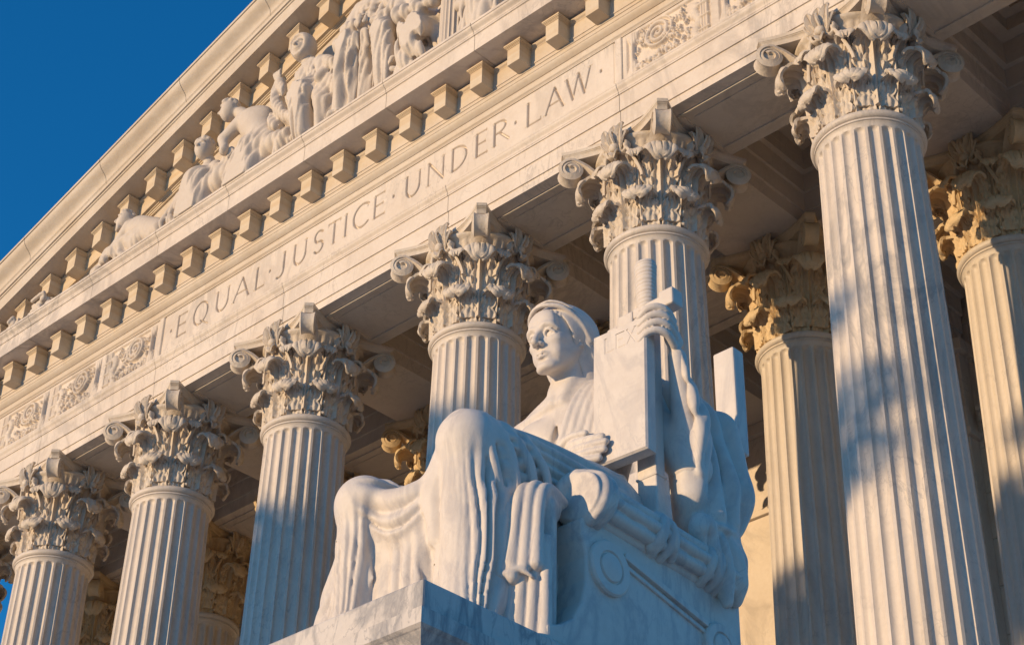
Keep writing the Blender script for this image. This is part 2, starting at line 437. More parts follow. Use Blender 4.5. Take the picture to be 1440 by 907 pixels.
for x0, x1 in zip(COLX[:-1], COLX[1:]):
    for z0, z1, o in ((19.2, 19.32, .10), (19.32, 19.5, .18), (19.5, 19.6, .26), (17.3, 17.42, .06), (17.42, 17.55, .12)):
        m.box(x0+.93, x1-.93, YW-o, YW-.008, z0, z1-.002)
bpart(m.build('wall_belt', M_INT, bevel=.01))
# side walls of the building body behind the portico
m = MB(); m.box(XL+.05, XL+.9, 9.3, YB, PODZ, ZA); m.box(XR-.9, XR-.05, 9.3, YB, PODZ, ZA)
bpart(m.build('side_wall', M_ENT))

# ---- frieze panels as carved height fields
def height_panel(name, x0, x1, z0, z1, fn, dx):
    nx, nz = int((x1-x0)/dx)+1, int((z1-z0)/dx)+1
    X, Z = np.meshgrid(np.linspace(x0, x1, nx), np.linspace(z0, z1, nz))
    H = fn(X, Z)
    V = np.stack([X, YF-.0-H, Z], -1).reshape(-1, 3)
    i = np.arange(nz-1)[:, None]*nx+np.arange(nx-1)[None, :]
    F = np.stack([i, i+1, i+nx+1, i+nx], -1).reshape(-1, 4)
    return bpart(np_mesh(name, V, F, M_ENT, None, True))
def seg_d(X, Z, a, b):
    v = (b[0]-a[0], b[1]-a[1]); L2 = v[0]**2+v[1]**2+1e-12
    t = np.clip(((X-a[0])*v[0]+(Z-a[1])*v[1])/L2, 0, 1)
    return np.hypot(X-a[0]-t*v[0], Z-a[1]-t*v[1])
TH, TN = .030, .022
def arc(cx, cz, rx, rz, a0, a1, n=14):
    return [(cx+rx*math.cos(R(a0+(a1-a0)*i/n)), cz+rz*math.sin(R(a0+(a1-a0)*i/n))) for i in range(n+1)]
def glyph(ch, x0, x1):
    w = x1-x0; z0, z1 = 0.0, .52; s = []; h = .52
    def st(pts, t): s.append((pts, t))
    def serif(x, z, d=.05): s.append(([(x-d, z), (x+d, z)], .010))
    if ch == 'E':
        x = x0+.05; st([(x, z0), (x, z1)], TH)
        for z, e in ((z0, x1), (z1, x1-.02), (.27, x1-.05)): st([(x, z), (e, z)], TN); st([(e, z-.035), (e, z+.035)], .010)
        serif(x, z0); serif(x, z1)
    elif ch == 'L':
        x = x0+.05; st([(x, z0), (x, z1)], TH); st([(x, z0), (x1, z0)], TN); st([(x1, z0), (x1+.01, z0+.06)], .012); serif(x, z0); serif(x, z1)
    elif ch == 'I':
        x = (x0+x1)/2; st([(x, z0), (x, z1)], TH); serif(x, z0); serif(x, z1)
    elif ch == 'T':
        x = (x0+x1)/2; st([(x, z0), (x, z1)], TH); st([(x0, z1), (x1, z1)], TN); serif(x, z0)
        for e in (x0, x1): st([(e, z1), (e, z1-.06)], .012)
    elif ch == 'U':
        st([(x0+.04, z1), (x0+.04, .2)]+arc((x0+x1)/2, .2, w/2-.04, .2, 180, 360)[1:], TH); st([(x1-.04, .2), (x1-.04, z1)], TN); serif(x0+.04, z1); serif(x1-.04, z1)
    elif ch == 'J':
        x = x1-.05; st([(x, z1), (x, .08)]+arc(x-.12, .08, .12, .12, 0, -120, 8)[1:], TH); serif(x, z1)
    elif ch == 'A':
        xm = (x0+x1)/2; st([(x0+.02, z0), (xm, z1)], TN); st([(xm, z1), (x1-.02, z0)], TH); st([(x0+.11, .17), (x1-.11, .17)], TN); serif(x0+.02, z0); serif(x1-.02, z0)
    elif ch == 'N':
        st([(x0+.04, z0), (x0+.04, z1)], TN); st([(x0+.04, z1), (x1-.04, z0)], TH); st([(x1-.04, z0), (x1-.04, z1)], TN); serif(x0+.04, z0); serif(x1-.04, z1); serif(x0+.03, z1, .03)
    elif ch == 'W':
        a, b, c, d, e = x0+.03, x0+.28*w, (x0+x1)/2, x0+.72*w, x1-.03
        st([(a, z1), (b, z0)], TH); st([(b, z0), (c, z1)], TN); st([(c, z1), (d, z0)], TH); st([(d, z0), (e, z1)], TN); serif(a, z1); serif(e, z1); serif(c, z1, .04)
    elif ch == 'C':
        st(arc(x0+.27, .26, .25, .27, 50, 310, 22), TH); st([arc(x0+.27, .26, .25, .27, 50, 51, 1)[0], (x1, .40)], .012)
    elif ch == 'Q':
        st(arc((x0+x1)/2, .26, w/2-.02, .27, 0, 360, 28), TH-.004); st([((x0+x1)/2+.02, .07), (x1+.04, -.11)], TN)
    elif ch == 'D':
        x = x0+.05; st([(x, z0), (x, z1)], TH); st([(x, z1), (x+.08, z1)]+arc(x+.08, .26, w-.15, .26, 90, -90, 16)+[(x, z0)], TH-.004); serif(x, z0); serif(x, z1)
    elif ch == 'R':
        x = x0+.05; st([(x, z0), (x, z1)], TH); st([(x, z1), (x+.08, z1)]+arc(x+.1, .39, w*.42, .13, 90, -90, 12)+[(x, .26)], TN+.004); st([(x+.12, .26), (x1, z0)], TH); serif(x, z0); serif(x, z1)
    elif ch == 'S':
        xm = (x0+x1)/2; r = w/2-.03
        st(arc(xm, .385, r, .135, 35, 250, 14)+arc(xm, .135, r*1.05, .135, 70, -145, 14), TH-.002)
    elif ch == 'X':
        st([(x0+.02, z1), (x1-.02, z0)], TH); st([(x1-.02, z1), (x0+.02, z0)], TN); serif(x0+.02, z0); serif(x1-.02, z1)
    elif ch == '.':
        s.append(([((x0+x1)/2, .245), ((x0+x1)/2, .275)], .03))
    return s
TEXT = [('.', 8.02, 8.06), ('E', 8.22, 8.56), ('Q', 8.77, 9.25), ('U', 9.49, 9.92), ('A', 10.06, 10.56), ('L', 10.72, 11.02), ('.', 11.14, 11.2),
        ('J', 11.36, 11.64), ('U', 11.86, 12.27), ('S', 12.46, 12.76), ('T', 12.88, 13.22), ('I', 13.33, 13.43), ('C', 13.58, 13.98), ('E', 14.14, 14.46), ('.', 14.66, 14.72),
        ('U', 15.0, 15.42), ('N', 15.58, 16.04), ('D', 16.19, 16.61), ('E', 16.80, 17.11), ('R', 17.24, 17.64), ('.', 17.77, 17.83),
        ('L', 18.05, 18.40), ('A', 18.50, 18.95), ('W', 18.98, 19.58), ('.', 19.76, 19.82)]
ZT = 22.48
def carve_text(X, Z):
    H = np.zeros_like(X)
    for ch, a, b in TEXT:
        for pts, hw in glyph(ch, a, b):
            for p, q in zip(pts[:-1], pts[1:]):
                xa, xb = min(p[0], q[0])-.08, max(p[0], q[0])+.08
                i0, i1 = np.searchsorted(X[0], [xa, xb])
                d = seg_d(X[:, i0:i1], Z[:, i0:i1], (p[0], p[1]+ZT), (q[0], q[1]+ZT))
                H[:, i0:i1] = np.minimum(H[:, i0:i1], -np.clip((hw-d)*3.4, 0, .085))
    # framing fillets at the two ends and along the top
    for e, sg in ((7.70, 1), (20.2, -1)):
        H += .03*(np.abs(X-e) < .07) - .015*(np.abs(np.abs(X-e)-.10) < .02)
    return H
height_panel('inscription_panel', 7.62, 20.28, 22.12, 23.195, carve_text, .009)
def relief(seed, flip=False):
    rs = np.random.RandomState(seed)
    def fn(X, Z):
        x0, x1, z0, z1 = X.min(), X.max(), Z.min(), Z.max(); W = x1-x0
        u = (X-x0) if not flip else (x1-X); v = Z-z0; h = z1-z0
        frame = np.minimum(np.minimum(u, W-u)-.08, np.minimum(v-.03, h-.06-v)); inside = np.clip(frame/.02, 0, 1)
        H = np.full_like(X, -.05)
        def bump(d, r, a, p=.5): np.maximum(H, -.05+a*np.clip(1-(d/r)**2, 0, 1)**p, out=H)
        # bound rods at one end
        for k in range(3): bump(np.abs(u-.16-.055*k), .03, .06*(1+0*v))
        for zz in (.2, .48, .76): bump(np.abs(v-zz)+10*np.clip(np.abs(u-.215)-.12, 0, 1), .035, .085)
        # draped upright figure-like garland beside it
        for k in range(9):
            bump(np.hypot(u-(.38+.05*math.sin(k*1.2)), (v-.12-.085*k)*1.1), .085+.02*rs.rand(), .075)
        # coiled scroll
        cx, cz = W*.60, h*.66; rr = np.hypot(u-cx, v-cz); an = np.arctan2(v-cz, u-cx)
        bump(np.abs(((rr*9+an/(2*np.pi)+.3) % 1)-.5)+5*np.clip(rr-.26, 0, 1), .42, .095)
        # fruit and leaf clusters
        for k in range(75):
            t = rs.rand(); px = .46+t*(W-.70); pz = .10+.16*rs.rand()+.24*(1-t)*rs.rand(); bump(np.hypot(u-px, v-pz), .032+.024*rs.rand(), .06+.045*rs.rand())
        for k in range(30):
            a0 = rs.rand()*6.28; px, pz = .5+rs.rand()*(W-.8), .45+rs.rand()*.4
            for j in range(4): bump(np.hypot(u-px-.05*j*math.cos(a0+.3*j), v-pz-.05*j*math.sin(a0+.3*j)), .036-.005*j, .065+.03*rs.rand())
        # urn-like shape at the far end
        uw = W-.22; prof = .07+.07*np.sin(np.clip(v/h, 0, 1)*7.5+.6)
        bump(np.abs(u-uw)/np.maximum(prof, .03)*.1, .1, .09)
        for k in (-2, -1, 1, 2):
            H -= .014*np.exp(-((u-uw-.035*k)/.009)**2)*inside
        return H*inside
    return fn
k = 0
for x1 in (7.62, 5.68, 3.74, 1.80):
    height_panel('relief_panel', x1-1.94, x1, 22.12, 23.195, relief(k), .012); k += 1
for x0 in (20.28, 22.22, 24.16, 26.10):
    height_panel('relief_panel', x0, x0+1.94, 22.12, 23.195, relief(k, True), .012); k += 1
height_panel('relief_panel', XL, -.14, 22.12, 23.195, lambda X, Z: 0*X, .3); height_panel('relief_panel', 28.04, XR, 22.12, 23.195, lambda X, Z: 0*X, .3)
# ------------------------------------------------------------------ columns
ZN = 19.02                                      # astragal
def shaft_mb():
    NF, PER = 24, 10; n = NF*PER; q = MB()
    a = np.arange(n)/n*2*np.pi; ph = (np.arange(n) % PER)/PER          # 0..1 inside one flute+fillet
    c = np.abs(ph-.5)*2                                                  # 0 at flute centre
    zs = list(np.linspace(PODZ+1.05, 18.45, 26))+[18.58, 18.66, 18.71, 18.75, 18.78, 18.805, 18.825, 18.84]
    zt = 18.84; rf = .75*2*math.pi/NF*.5*.80
    rows = []
    for z in zs:
        t = (18.6-z)/(18.6-PODZ); r = .755+.165*t+.018*math.sin(math.pi*min(max(t, 0), 1))
        wfl = .80
        dtop = zt-z
        s = 1.0 if dtop > rf else math.sqrt(max(0, 1-((rf-dtop)/rf)**2))
        w = wfl*s
        dep = np.where(c < w, np.sqrt(np.clip(1-(c/max(w, 1e-3))**2, 0, 1)), 0)*.062*s*r/.8
        rr = r-dep
        rows.append(np.stack([rr*np.cos(a), rr*np.sin(a), np.full(n, z)], -1))
    for z, r in ((18.875, .760), (18.90, .768), (18.92, .785), (18.925, .803), (18.955, .803), (18.96, .79)):
        rows.append(np.stack([r*np.cos(a), r*np.sin(a), np.full(n, z)], -1))
    for i in range(9):
        b = -math.pi/2+math.pi*i/8; r = .78+.066*math.cos(b); z = 19.03+.066*math.sin(b)
        rows.append(np.stack([r*np.cos(a), r*np.sin(a), np.full(n, z)], -1))
    rows.append(np.stack([.70*np.cos(a), .70*np.sin(a), np.full(n, 19.09)], -1))
    q.loops(rows); return q
def base_mb():
    q = MB(); n = 64; a = np.arange(n)/n*2*np.pi; rows = []
    prof = [(1.30, PODZ+.30)]+[(1.17+.15*math.cos(b), PODZ+.45+.15*math.sin(b)) for b in np.linspace(-1.57, 1.57, 9)]+[(1.12, PODZ+.62), (1.06, PODZ+.68), (1.07, PODZ+.78)]+[(1.04+.08*math.cos(b), PODZ+.87+.08*math.sin(b)) for b in np.linspace(-1.57, 1.57, 7)]+[(.99, PODZ+.97), (.96, PODZ+1.05), (.9, PODZ+1.05)]
    for r, z in prof: rows.append(np.stack([r*np.cos(a), r*np.sin(a), np.full(n, z)], -1))
    q.loops(rows); q.box(-1.32, 1.32, -1.32, 1.32, PODZ+.002, PODZ+.30); return q
def bell_mb():
    q = MB(); n = 240; a = np.arange(n)/n*2*np.pi; rows = []
    for z, r, k in ((19.06, .70, 0), (19.3, .705, .4), (19.8, .715, .8), (20.2, .74, 1), (20.5, .79, 1), (20.68, .85, 1), (20.76, .885, .9), (20.80, .91, 0), (20.82, .95, 0), (20.86, .965, 0), (20.885, .96, 0), (20.89, .8, 0)):
        rr = r+.022*k*(np.abs(np.cos(a*20))-.6); rows.append(np.stack([rr*np.cos(a), rr*np.sin(a), np.full(n, z)], -1))
    q.loops(rows); return q
def abacus_mb():
    def outline(inset, z):
        pts = []
        for k in range(4):
            a0 = R(45+90*k)
            # from this corner chop to the next corner along a concave arc
            c0 = np.array([math.cos(a0), math.sin(a0)])*1.527; t0 = np.array([-math.sin(a0), math.cos(a0)])
            a1 = a0+math.pi/2; c1 = np.array([math.cos(a1), math.sin(a1)])*1.527; t1 = np.array([-math.sin(a1), math.cos(a1)])
            p, e = c0+t0*.085, c1-t1*.085; am = (a0+a1)/2; nrm = np.array([math.cos(am), math.sin(am)])
            for i in range(17):
                t = i/16; s = p+(e-p)*t
                pts.append(s-nrm*(.27*math.sin(math.pi*t)**.9))
        pts = np.array(pts); rad = np.linalg.norm(pts, axis=1, keepdims=True)
        pts = pts*(1-inset/rad)
        return np.column_stack([pts, np.full(len(pts), z)])
    q = MB()
    q.loops([outline(i, z) for i, z in ((.10, 20.885), (.075, 20.885), (.072, 20.91), (.068, 20.935), (.058, 20.955), (.04, 20.972), (.022, 20.98), (.022, 20.99), (.004, 20.995), (0, 21.01), (.0, ZA-.004))], True, True); return q
def sheet(mb, P, th):
    """P rows x cols x 3 -> closed thick sheet"""
    P = np.asarray(P); du = np.gradient(P, axis=0); dv = np.gradient(P, axis=1); nn = np.cross(dv, du); nn /= np.linalg.norm(nn, axis=2, keepdims=True)+1e-9
    Q = P-nn*th; a, b = P.shape[:2]
    mb.grid(P); mb.grid(Q[:, ::-1])
    o = len(mb.v)-2*a*b
    A = lambda i, j: o+i*b+j
    B = lambda i, j: o+a*b+i*b+(b-1-j)
    for i in range(a-1):
        mb.f += [(A(i, 0), A(i+1, 0), B(i+1, 0), B(i, 0)), (A(i+1, b-1), A(i, b-1), B(i, b-1), B(i+1, b-1))]
    for j in range(b-1):
        mb.f += [(A(0, j+1), A(0, j), B(0, j), B(0, j+1)), (A(a-1, j), A(a-1, j+1), B(a-1, j+1), B(a-1, j))]
def leaf_mb(z0, zc, r0, c, hw, tipw, lobes=4, turn=215, th=.045):
    """acanthus leaf along +X: climbs the bell from z0, then its tip rolls outward"""
    na, nb = 64, 33; t = np.linspace(0, 1, na); s = np.linspace(-1, 1, nb)
    L1 = zc-z0; L2 = c*R(turn); LT = L1+L2; rows = []
    for ti in t:
        l = ti*LT
        if l < L1: P = (r0+.07*(l/L1)**2, z0+l); N_ = (1.0, 0.0)
        else:
            an = math.pi-(l-L1)/c; P = (r0+.07+c+c*math.cos(an), zc+c*math.sin(an)); N_ = (-math.cos(an), -math.sin(an))
        # N_: side of the leaf that faces outward on the climb and inward/down on the roll
        w = hw+(tipw-hw)*max(0, (ti-.45)/.55)**1.3
        if ti > .86: w *= math.sqrt(max(0.03, 1-((ti-.86)/.14)**2))
        ph = (lobes*ti+.25) % 1
        lob = 1-.20*(abs(ph-.5)*2)**3*(1 if ti < .93 else 0)
        w *= lob
        row = []
        for sj in s:
            a = abs(sj)
            # veins fan out from the midrib towards the lobes
            vein = math.cos(2*math.pi*(lobes*(ti-.16*a)+.25)*1.0)*a*.016 + .014*math.cos(a*math.pi*6)*(1-.4*a)
            mid = .05*math.exp(-(sj/.11)**2) - .022*math.exp(-((a-.24)/.08)**2)
            edge = .06*a**3*(.5+.5*math.cos(2*math.pi*(ph-.5)))
            h = vein+mid+edge*(1 if l < L1 else .3)
            rr, zz = P[0]+N_[0]*h, P[1]+N_[1]*h
            y = sj*w
            if l < L1: ang = y/max(rr, .3); row.append((rr*math.cos(ang), rr*math.sin(ang), zz))
            else:
                f = (l-L1)/L2
                row.append((rr-(.5-.2*f)*y*y/max(rr, .5)-.0, y, zz-.16*a**2.2*w))
        rows.append(row)
    q = MB(); sheet(q, rows, th); return q
def volute_mb():
    """corner scroll in the X-Z plane along +X"""
    path = []
    P = [(.76, 19.95), (.80, 20.2), (.90, 20.45), (1.12, 20.70), (1.31, 20.83)]
    pts = np.array(P); tt = np.linspace(0, len(P)-1, 22)
    for t in tt[:-1]:
        i = min(int(t), len(P)-2); f = t-i; p0, p1, p2, p3 = pts[max(i-1, 0)], pts[i], pts[i+1], pts[min(i+2, len(P)-1)]
        path.append(.5*(2*p1+(p2-p0)*f+(2*p0-5*p1+4*p2-p3)*f*f+(3*p1-p0-3*p2+p3)*f**3))
    c = np.array([1.365, 20.685]); 
    for k in range(46):
        a = R(104)-k*R(17); r = .135*(1-k/46)**.72+.024
        path.append(c+r*np.array([math.cos(a), math.sin(a)]))
    path = np.array(path); n = len(path)
    hw = np.interp(np.arange(n), [0, 12, 21, 30, n-1], [.17, .175, .16, .14, .16])
    rows = []; tang = np.gradient(path, axis=0); tang /= np.linalg.norm(tang, axis=1, keepdims=True); nor = np.stack([-tang[:, 1], tang[:, 0]], 1)
    for p, w, nn in zip(path, hw, nor):
        row = []
        for s in np.linspace(-1, 1, 9):
            d = .030*abs(s)**2.5-.012
            row.append((p[0]+nn[0]*d, s*w, p[1]+nn[1]*d))
        rows.append(row)
    q = MB(); sheet(q, rows, .06)
    # web inside the scroll
    an = np.linspace(0, 2*np.pi, 25)[:-1]
    q.loops([[(c[0]+.10*math.cos(a), -.11, c[1]+.10*math.sin(a)) for a in an], [(c[0]+.10*math.cos(a), .11, c[1]+.10*math.sin(a)) for a in an]], True, True)
    return q
def helix_mb():
    """pair of small inner scrolls meeting under the flower, facing +X"""
    q = MB()
    for sg in (-1, 1):
        path = [(.50-.0*i, 0) for i in ()]
        pts = []
        for i in range(10):
            t = i/9; pts.append((.40-.20*t**1.5, 20.02+.62*t))
        cy, cz = .135, 20.66
        for k in range(30):
            a = math.pi*.1+R(20)*k*1.0; r = .095*(1-k/30)**.8+.018
            pts.append((cy+r*math.cos(a)*.9, cz+r*math.sin(a)))
        rows = []
        for i, (y, z) in enumerate(pts):
            r = .80+.16*min(max((z-20.1)/.6, 0), 1)
            rows.append([(r-.05, sg*y, z), (r+.03, sg*(y), z+.0), (r+.035, sg*y+.0, z+.035), (r-.05, sg*y, z+.035)])
        q.loops(rows, True, True) if False else None
        P = np.array(pts); T = np.gradient(P, axis=0); T /= np.linalg.norm(T, axis=1, keepdims=True)+1e-9
        loops = []
        for (y, z), (ty, tz) in zip(pts, T):
            r = .79+.17*min(max((z-20.1)/.6, 0), 1); ny, nz = -tz, ty; h = .026
            loops.append([(r-.07, sg*(y+ny*h), z+nz*h), (r+.03, sg*(y+ny*h), z+nz*h), (r+.045, sg*y, z), (r+.03, sg*(y-ny*h), z-nz*h), (r-.07, sg*(y-ny*h), z-nz*h)])
        if sg < 0: loops = [l[::-1] for l in loops]
        q.loops(loops, True, True)
    return q
def flower_mb():
    """abacus flower facing +X: upright cluster of pointed petals round a bud"""
    q = MB()
    def petal(y0, z0, y1, z1, w, out, th=.03):
        rows = []
        d = np.array([y1-y0, z1-z0]); L = np.linalg.norm(d); d /= L; nrm = np.array([-d[1], d[0]])
        for t in np.linspace(0, 1, 9):
            ww = w*(.35+.65*math.sin(math.pi*min(t*.9+.12, 1)))*(1 if t < .85 else math.sqrt(max(.05, 1-((t-.85)/.15)**2)))
            rr = .80+.10+out*math.sin(t*2.3); row = []
            for s in np.linspace(-1, 1, 7):
                p = np.array([y0, z0])+d*L*t+nrm*s*ww
                row.append((rr+.04*s*s-.03*math.exp(-(s/.25)**2), p[0], p[1]))
            rows.append(row)
        sheet(q, rows, th)
    petal(0, 20.62, 0, 21.16, .12, .10); petal(-.05, 20.62, -.19, 21.12, .10, .13); petal(.05, 20.62, .19, 21.12, .10, .13)
    petal(-.04, 20.64, -.27, 20.92, .08, .10); petal(.04, 20.64, .27, 20.92, .08, .10); petal(0, 20.66, 0, 20.46, .09, .12)
    petal(0, 20.64, 0, 20.98, .07, .20)
    n = 12; rows = []
    for i in range(7):
        b = -math.pi/2+math.pi*i/6; rows.append([(.97+.09*math.cos(b)*math.cos(a)*0+.10*math.sin(b)*.6+.05, .085*math.cos(b)*math.cos(a), 20.68+.085*math.cos(b)*math.sin(a)) for a in np.arange(n)/n*2*np.pi])
    q.loops(rows); return q
COLMESH = {}
lower = leaf_mb(19.09, 19.60, .735, .115, .285, .20, 5)
upper = leaf_mb(19.15, 20.10, .765, .165, .27, .20, 7)
corner = leaf_mb(19.2, 20.26, .78, .195, .30, .23, 7, 225)
mid = leaf_mb(19.6, 20.36, .79, .10, .20, .13, 4, 190)
def make_column():
    root = empty('column', (0, 0, 0))
    sh = shaft_mb().build('shaft', M_COL, root, smooth=True, angle=32)
    base_mb().build('column_base', M_COL, root, smooth=True, angle=35)
    cap = bell_mb().build('capital', M_CAP, root, smooth=True, angle=50)
    abacus_mb().build('abacus', M_CAP, cap, smooth=True, angle=30)
    def ring(mb, name, angs):
        o = mb.build(name, M_CAP, cap, smooth=True, angle=60)
        for i, a in enumerate(angs):
            c = o if i == 0 else o.copy()
            if i: COL.objects.link(c); c.parent = cap
            c.rotation_euler = (0, 0, R(a))
    ring(lower, 'acanthus_leaf', [22.5+45*k for k in range(8)])
    ring(upper, 'acanthus_leaf', [90*k for k in range(4)])
    ring(corner, 'acanthus_leaf', [45+90*k for k in range(4)])
    ring(mid, 'stalk_leaf', [22.5+45*k for k in range(8)])
    ring(volute_mb(), 'corner_scroll', [45+90*k for k in range(4)])
    ring(helix_mb(), 'inner_scroll', [90*k for k in range(4)])
    ring(flower_mb(), 'abacus_flower', [90*k for k in range(4)])
    return root
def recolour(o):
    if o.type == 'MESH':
        sl = o.material_slots[0]; mt = M_INCAP if sl.material == M_CAP else M_SHF
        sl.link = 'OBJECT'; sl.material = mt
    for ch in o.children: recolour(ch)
col0 = make_column()
front_lab = ['corner column at the far left end of the portico, only its capital edge in view',
             'fluted column furthest left with its whole capital in view, sky beside its shaft',
             'fluted column under the left end of the inscription, second full capital from the left',
             'blue-shaded fluted column left of the seated statue, under the start of the word JUSTICE',
             'blue-shaded fluted column rising just behind the knees and head of the seated statue',
             'fluted column directly behind the raised sword hilt of the seated statue',
             'large sunlit fluted column nearest the viewer at the right, tallest shaft in view',
             'front corner column at the right end of the portico, beyond the large sunlit one']
back_lab = ['inner row column at the left end of the porch, behind the corner column',
            'dark inner column glimpsed between the two leftmost full front columns',
            'inner column showing only its capital and shaft top at the lower left',
            'inner column whose lone golden scroll shows just above the lower knee of the statue',
            'inner row column hidden behind the statue and the sword',
            'inner column with a golden half-lit capital and shaft, right of the statue',
            'inner column at the right edge of the picture with golden lit scrolls',
            'inner row column at the right end of the porch, behind the front corner column']
for j, (y, labs, grp) in enumerate(((0, front_lab, 'front row of fluted columns'), (DY, back_lab, 'inner row of fluted columns'))):
    for i, x in enumerate(COLX):
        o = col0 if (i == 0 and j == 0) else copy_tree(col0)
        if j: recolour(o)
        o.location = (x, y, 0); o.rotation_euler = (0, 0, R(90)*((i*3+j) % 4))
        tag(o, labs[i], 'column', grp, 'thing')
# ------------------------------------------------------------------ carved figures in the pediment
YT = YF+.02; ZL = 24.76
FIGS = []
class FigSculpt(Sculpt):
    def tube(s, pts, r, k=.03, sub=False, sm=3):
        rm = r if np.isscalar(r) else max(r)
        if .034 < rm <= .05 and len(pts) in (3, 4, 5): pts = [(x, y+.045, z) for x, y, z in pts]; k = .045; r = rm*.95
        Sculpt.tube(s, pts, r, k, sub, sm)
def carve(name, lo, hi, build, label, h=.024, drape=None):
    S = FigSculpt((lo[0], YT-.95, lo[1]), (hi[0], YT+.12, hi[1]), h)
    build(S)
    if drape:
        ztop, cx, hw, hh, lean = drape
        S.ell((cx, YT-.20, ZL+hh*.35), (hw, .30, hh), .10)                # heaped cloth at the base
        def fn(X, Y, Z):
            f = np.clip((ztop-Z)/.5, 0, 1)*np.clip((YT-.12-Y)/.15, 0, 1)
            m = .5+.5*np.sin(2.1*X+1.3*Z+cx)
            ph = 9*X+.8*lean*Z+1.3*np.sin(1.9*Z+cx)+.9*np.sin(4.3*X-1.1*Z)
            p2 = 23*X-5*Z+1.5*np.sin(3*Z)+1.2*np.sin(7*X+cx)
            return f*((.4+.6*m)*.125*(.6-np.sqrt(np.sin(ph)**2+.01))+.035*(.6-np.sqrt(np.sin(p2)**2+.02)))
        S.warp((lo[0], YT-.95, lo[1]), (hi[0], YT+.1, ztop), fn)
    o = S.mesh(name, M_FIG, None, 1)
    tag(o, label, 'sculpture', 'carved figures in the pediment'); FIGS.append(o); return o
def P(x, z, d=.35): return (x, YT-d, z)
def head(S, x, z, d=.45, r=.21, hair=True, yawn=0.0, hood=False, beard=False):
    c = np.array(P(x, z, d)); f = np.array([math.sin(yawn), -math.cos(yawn), 0]); s_ = np.array([f[1], -f[0], 0])*-1
    S.ell(c, (r*.82, r*.92, r*1.08), .04)
    S.ell(c+f*.05+np.array([0, 0, -.10]), (r*.66, r*.78, r*.86), .05)
    S.cone(c+f*r*.86+np.array([0, 0, .02]), c+f*r*1.10+np.array([0, 0, -.085]), .022, .034, .02)
    for q in (-1, 1):
        S.ell(c+f*r*.92+s_*q*.075+np.array([0, 0, .005]), (.045, .04, .03), .02, sub=True)
        S.tube([tuple(c+f*r*.80+s_*q*.13+np.array([0, 0, .05])), tuple(c+f*r*.93+s_*q*.06+np.array([0, 0, .06]))], .018, .02)
    S.tube([tuple(c+f*r*.82-s_*.06+np.array([0, 0, -.135])), tuple(c+f*r*.92+np.array([0, 0, -.13])), tuple(c+f*r*.82+s_*.06+np.array([0, 0, -.135]))], .018, .012)
    if beard:
        for k in range(9): S.ell(c+f*(r*.75)+s_*(.05*(k % 3-1))+np.array([0, 0, -.17-.05*(k//3)]), (.05, .05, .05), .02)
    if hood:
        S.ell(c-f*.03+np.array([0, 0, .03]), (r*1.04, r*1.08, r*1.24), .02)
        S.ell(c+f*r*1.05+np.array([0, 0, -.04]), (r*.80, r*.74, r*1.02), .02, sub=True)
        S.ell(c+f*.02+np.array([0, 0, -.04]), (r*.66, r*.78, r*.90), .02)
        S.cone(c+f*r*.74+np.array([0, 0, .02]), c+f*r*.95+np.array([0, 0, -.085]), .022, .036, .012)
        for q in (-1, 1):
            S.ell(c+f*r*.80+s_*q*.075+np.array([0, 0, .0]), (.05, .05, .032), .012, sub=True)
            S.tube([tuple(c+f*r*.66+s_*q*.12+np.array([0, 0, .05])), tuple(c+f*r*.80+s_*q*.05+np.array([0, 0, .055]))], .02, .015)
        S.tube([tuple(c+f*r*.66-s_*.06+np.array([0, 0, -.15])), tuple(c+f*r*.78+np.array([0, 0, -.145])), tuple(c+f*r*.66+s_*.06+np.array([0, 0, -.15]))], .02, .01)
    elif hair:
        rs = np.random.RandomState(int(abs(x*100)))
        for k in range(34):
            a, b = rs.rand()*2*math.pi, rs.rand()*1.25
            v = np.array([math.cos(a)*math.sin(b), math.sin(a)*math.sin(b), math.cos(b)])
            if v@f > .62 and v[2] < .75: continue
            S.ell(c+v*np.array([r*.84, r*.94, r*1.1]), (.05, .05, .05), .015)
def folds(S, pts, n, dx, dz, r=.045, k=.02):
    for i in range(n): S.tube([(x+dx*i*(1+.2*math.sin(i+j)), y-.02*math.sin(i*2+j), z+dz*i) for j, (x, y, z) in enumerate(pts)], [r*.6]+[r]*(len(pts)-2)+[r*.7], k)
def hand(S, p, d=(0, 0, 1), n=4, sp=(.055, 0, 0)):
    p = np.array(p); d = np.array(d, float); sp = np.array(sp)
    S.ell(p, (.10, .06, .09), .03)
    for i in range(n): S.tube([tuple(p+sp*(i-1.5)), tuple(p+sp*(i-1.5)*1.2+d*.12+np.array([0, -.03, 0])), tuple(p+sp*(i-1.5)*1.25+d*.21)], [.034, .032, .024], .008)
# reclining figure at the low left
def f1(S):
    head(S, 6.34, 26.22, .45, .22, True, -.5, beard=True)
    S.cone(P(6.5, 26.05), P(6.75, 25.75), .15, .28, .08); S.cone(P(6.8, 25.8, .30), P(7.6, 25.3, .30), .34, .34, .1)
    S.cone(P(6.65, 25.85, .55), P(6.2, 25.35, .6), .14, .10, .05); S.cone(P(6.2, 25.35, .6), P(6.7, 25.02, .6), .10, .08, .05)
    S.cone(P(7.0, 25.35, .4), P(6.0, 25.42, .45), .28, .22, .08); S.cone(P(6.0, 25.42, .45), P(5.35, 25.02, .45), .20, .15, .08); S.cone(P(5.35, 25.0, .45), P(4.75, 24.92, .45), .13, .10, .06)
    S.cone(P(6.8, 25.1, .35), P(5.2, 25.0, .3), .25, .18, .1)
    for k in range(6): S.tube([P(7.2-.1*k, 25.6-.06*k, .62), P(6.6-.1*k, 25.45-.06*k, .72), P(6.1-.08*k, 25.3-.05*k, .66), P(5.6-.1*k, 24.95, .58)], .05, .025)
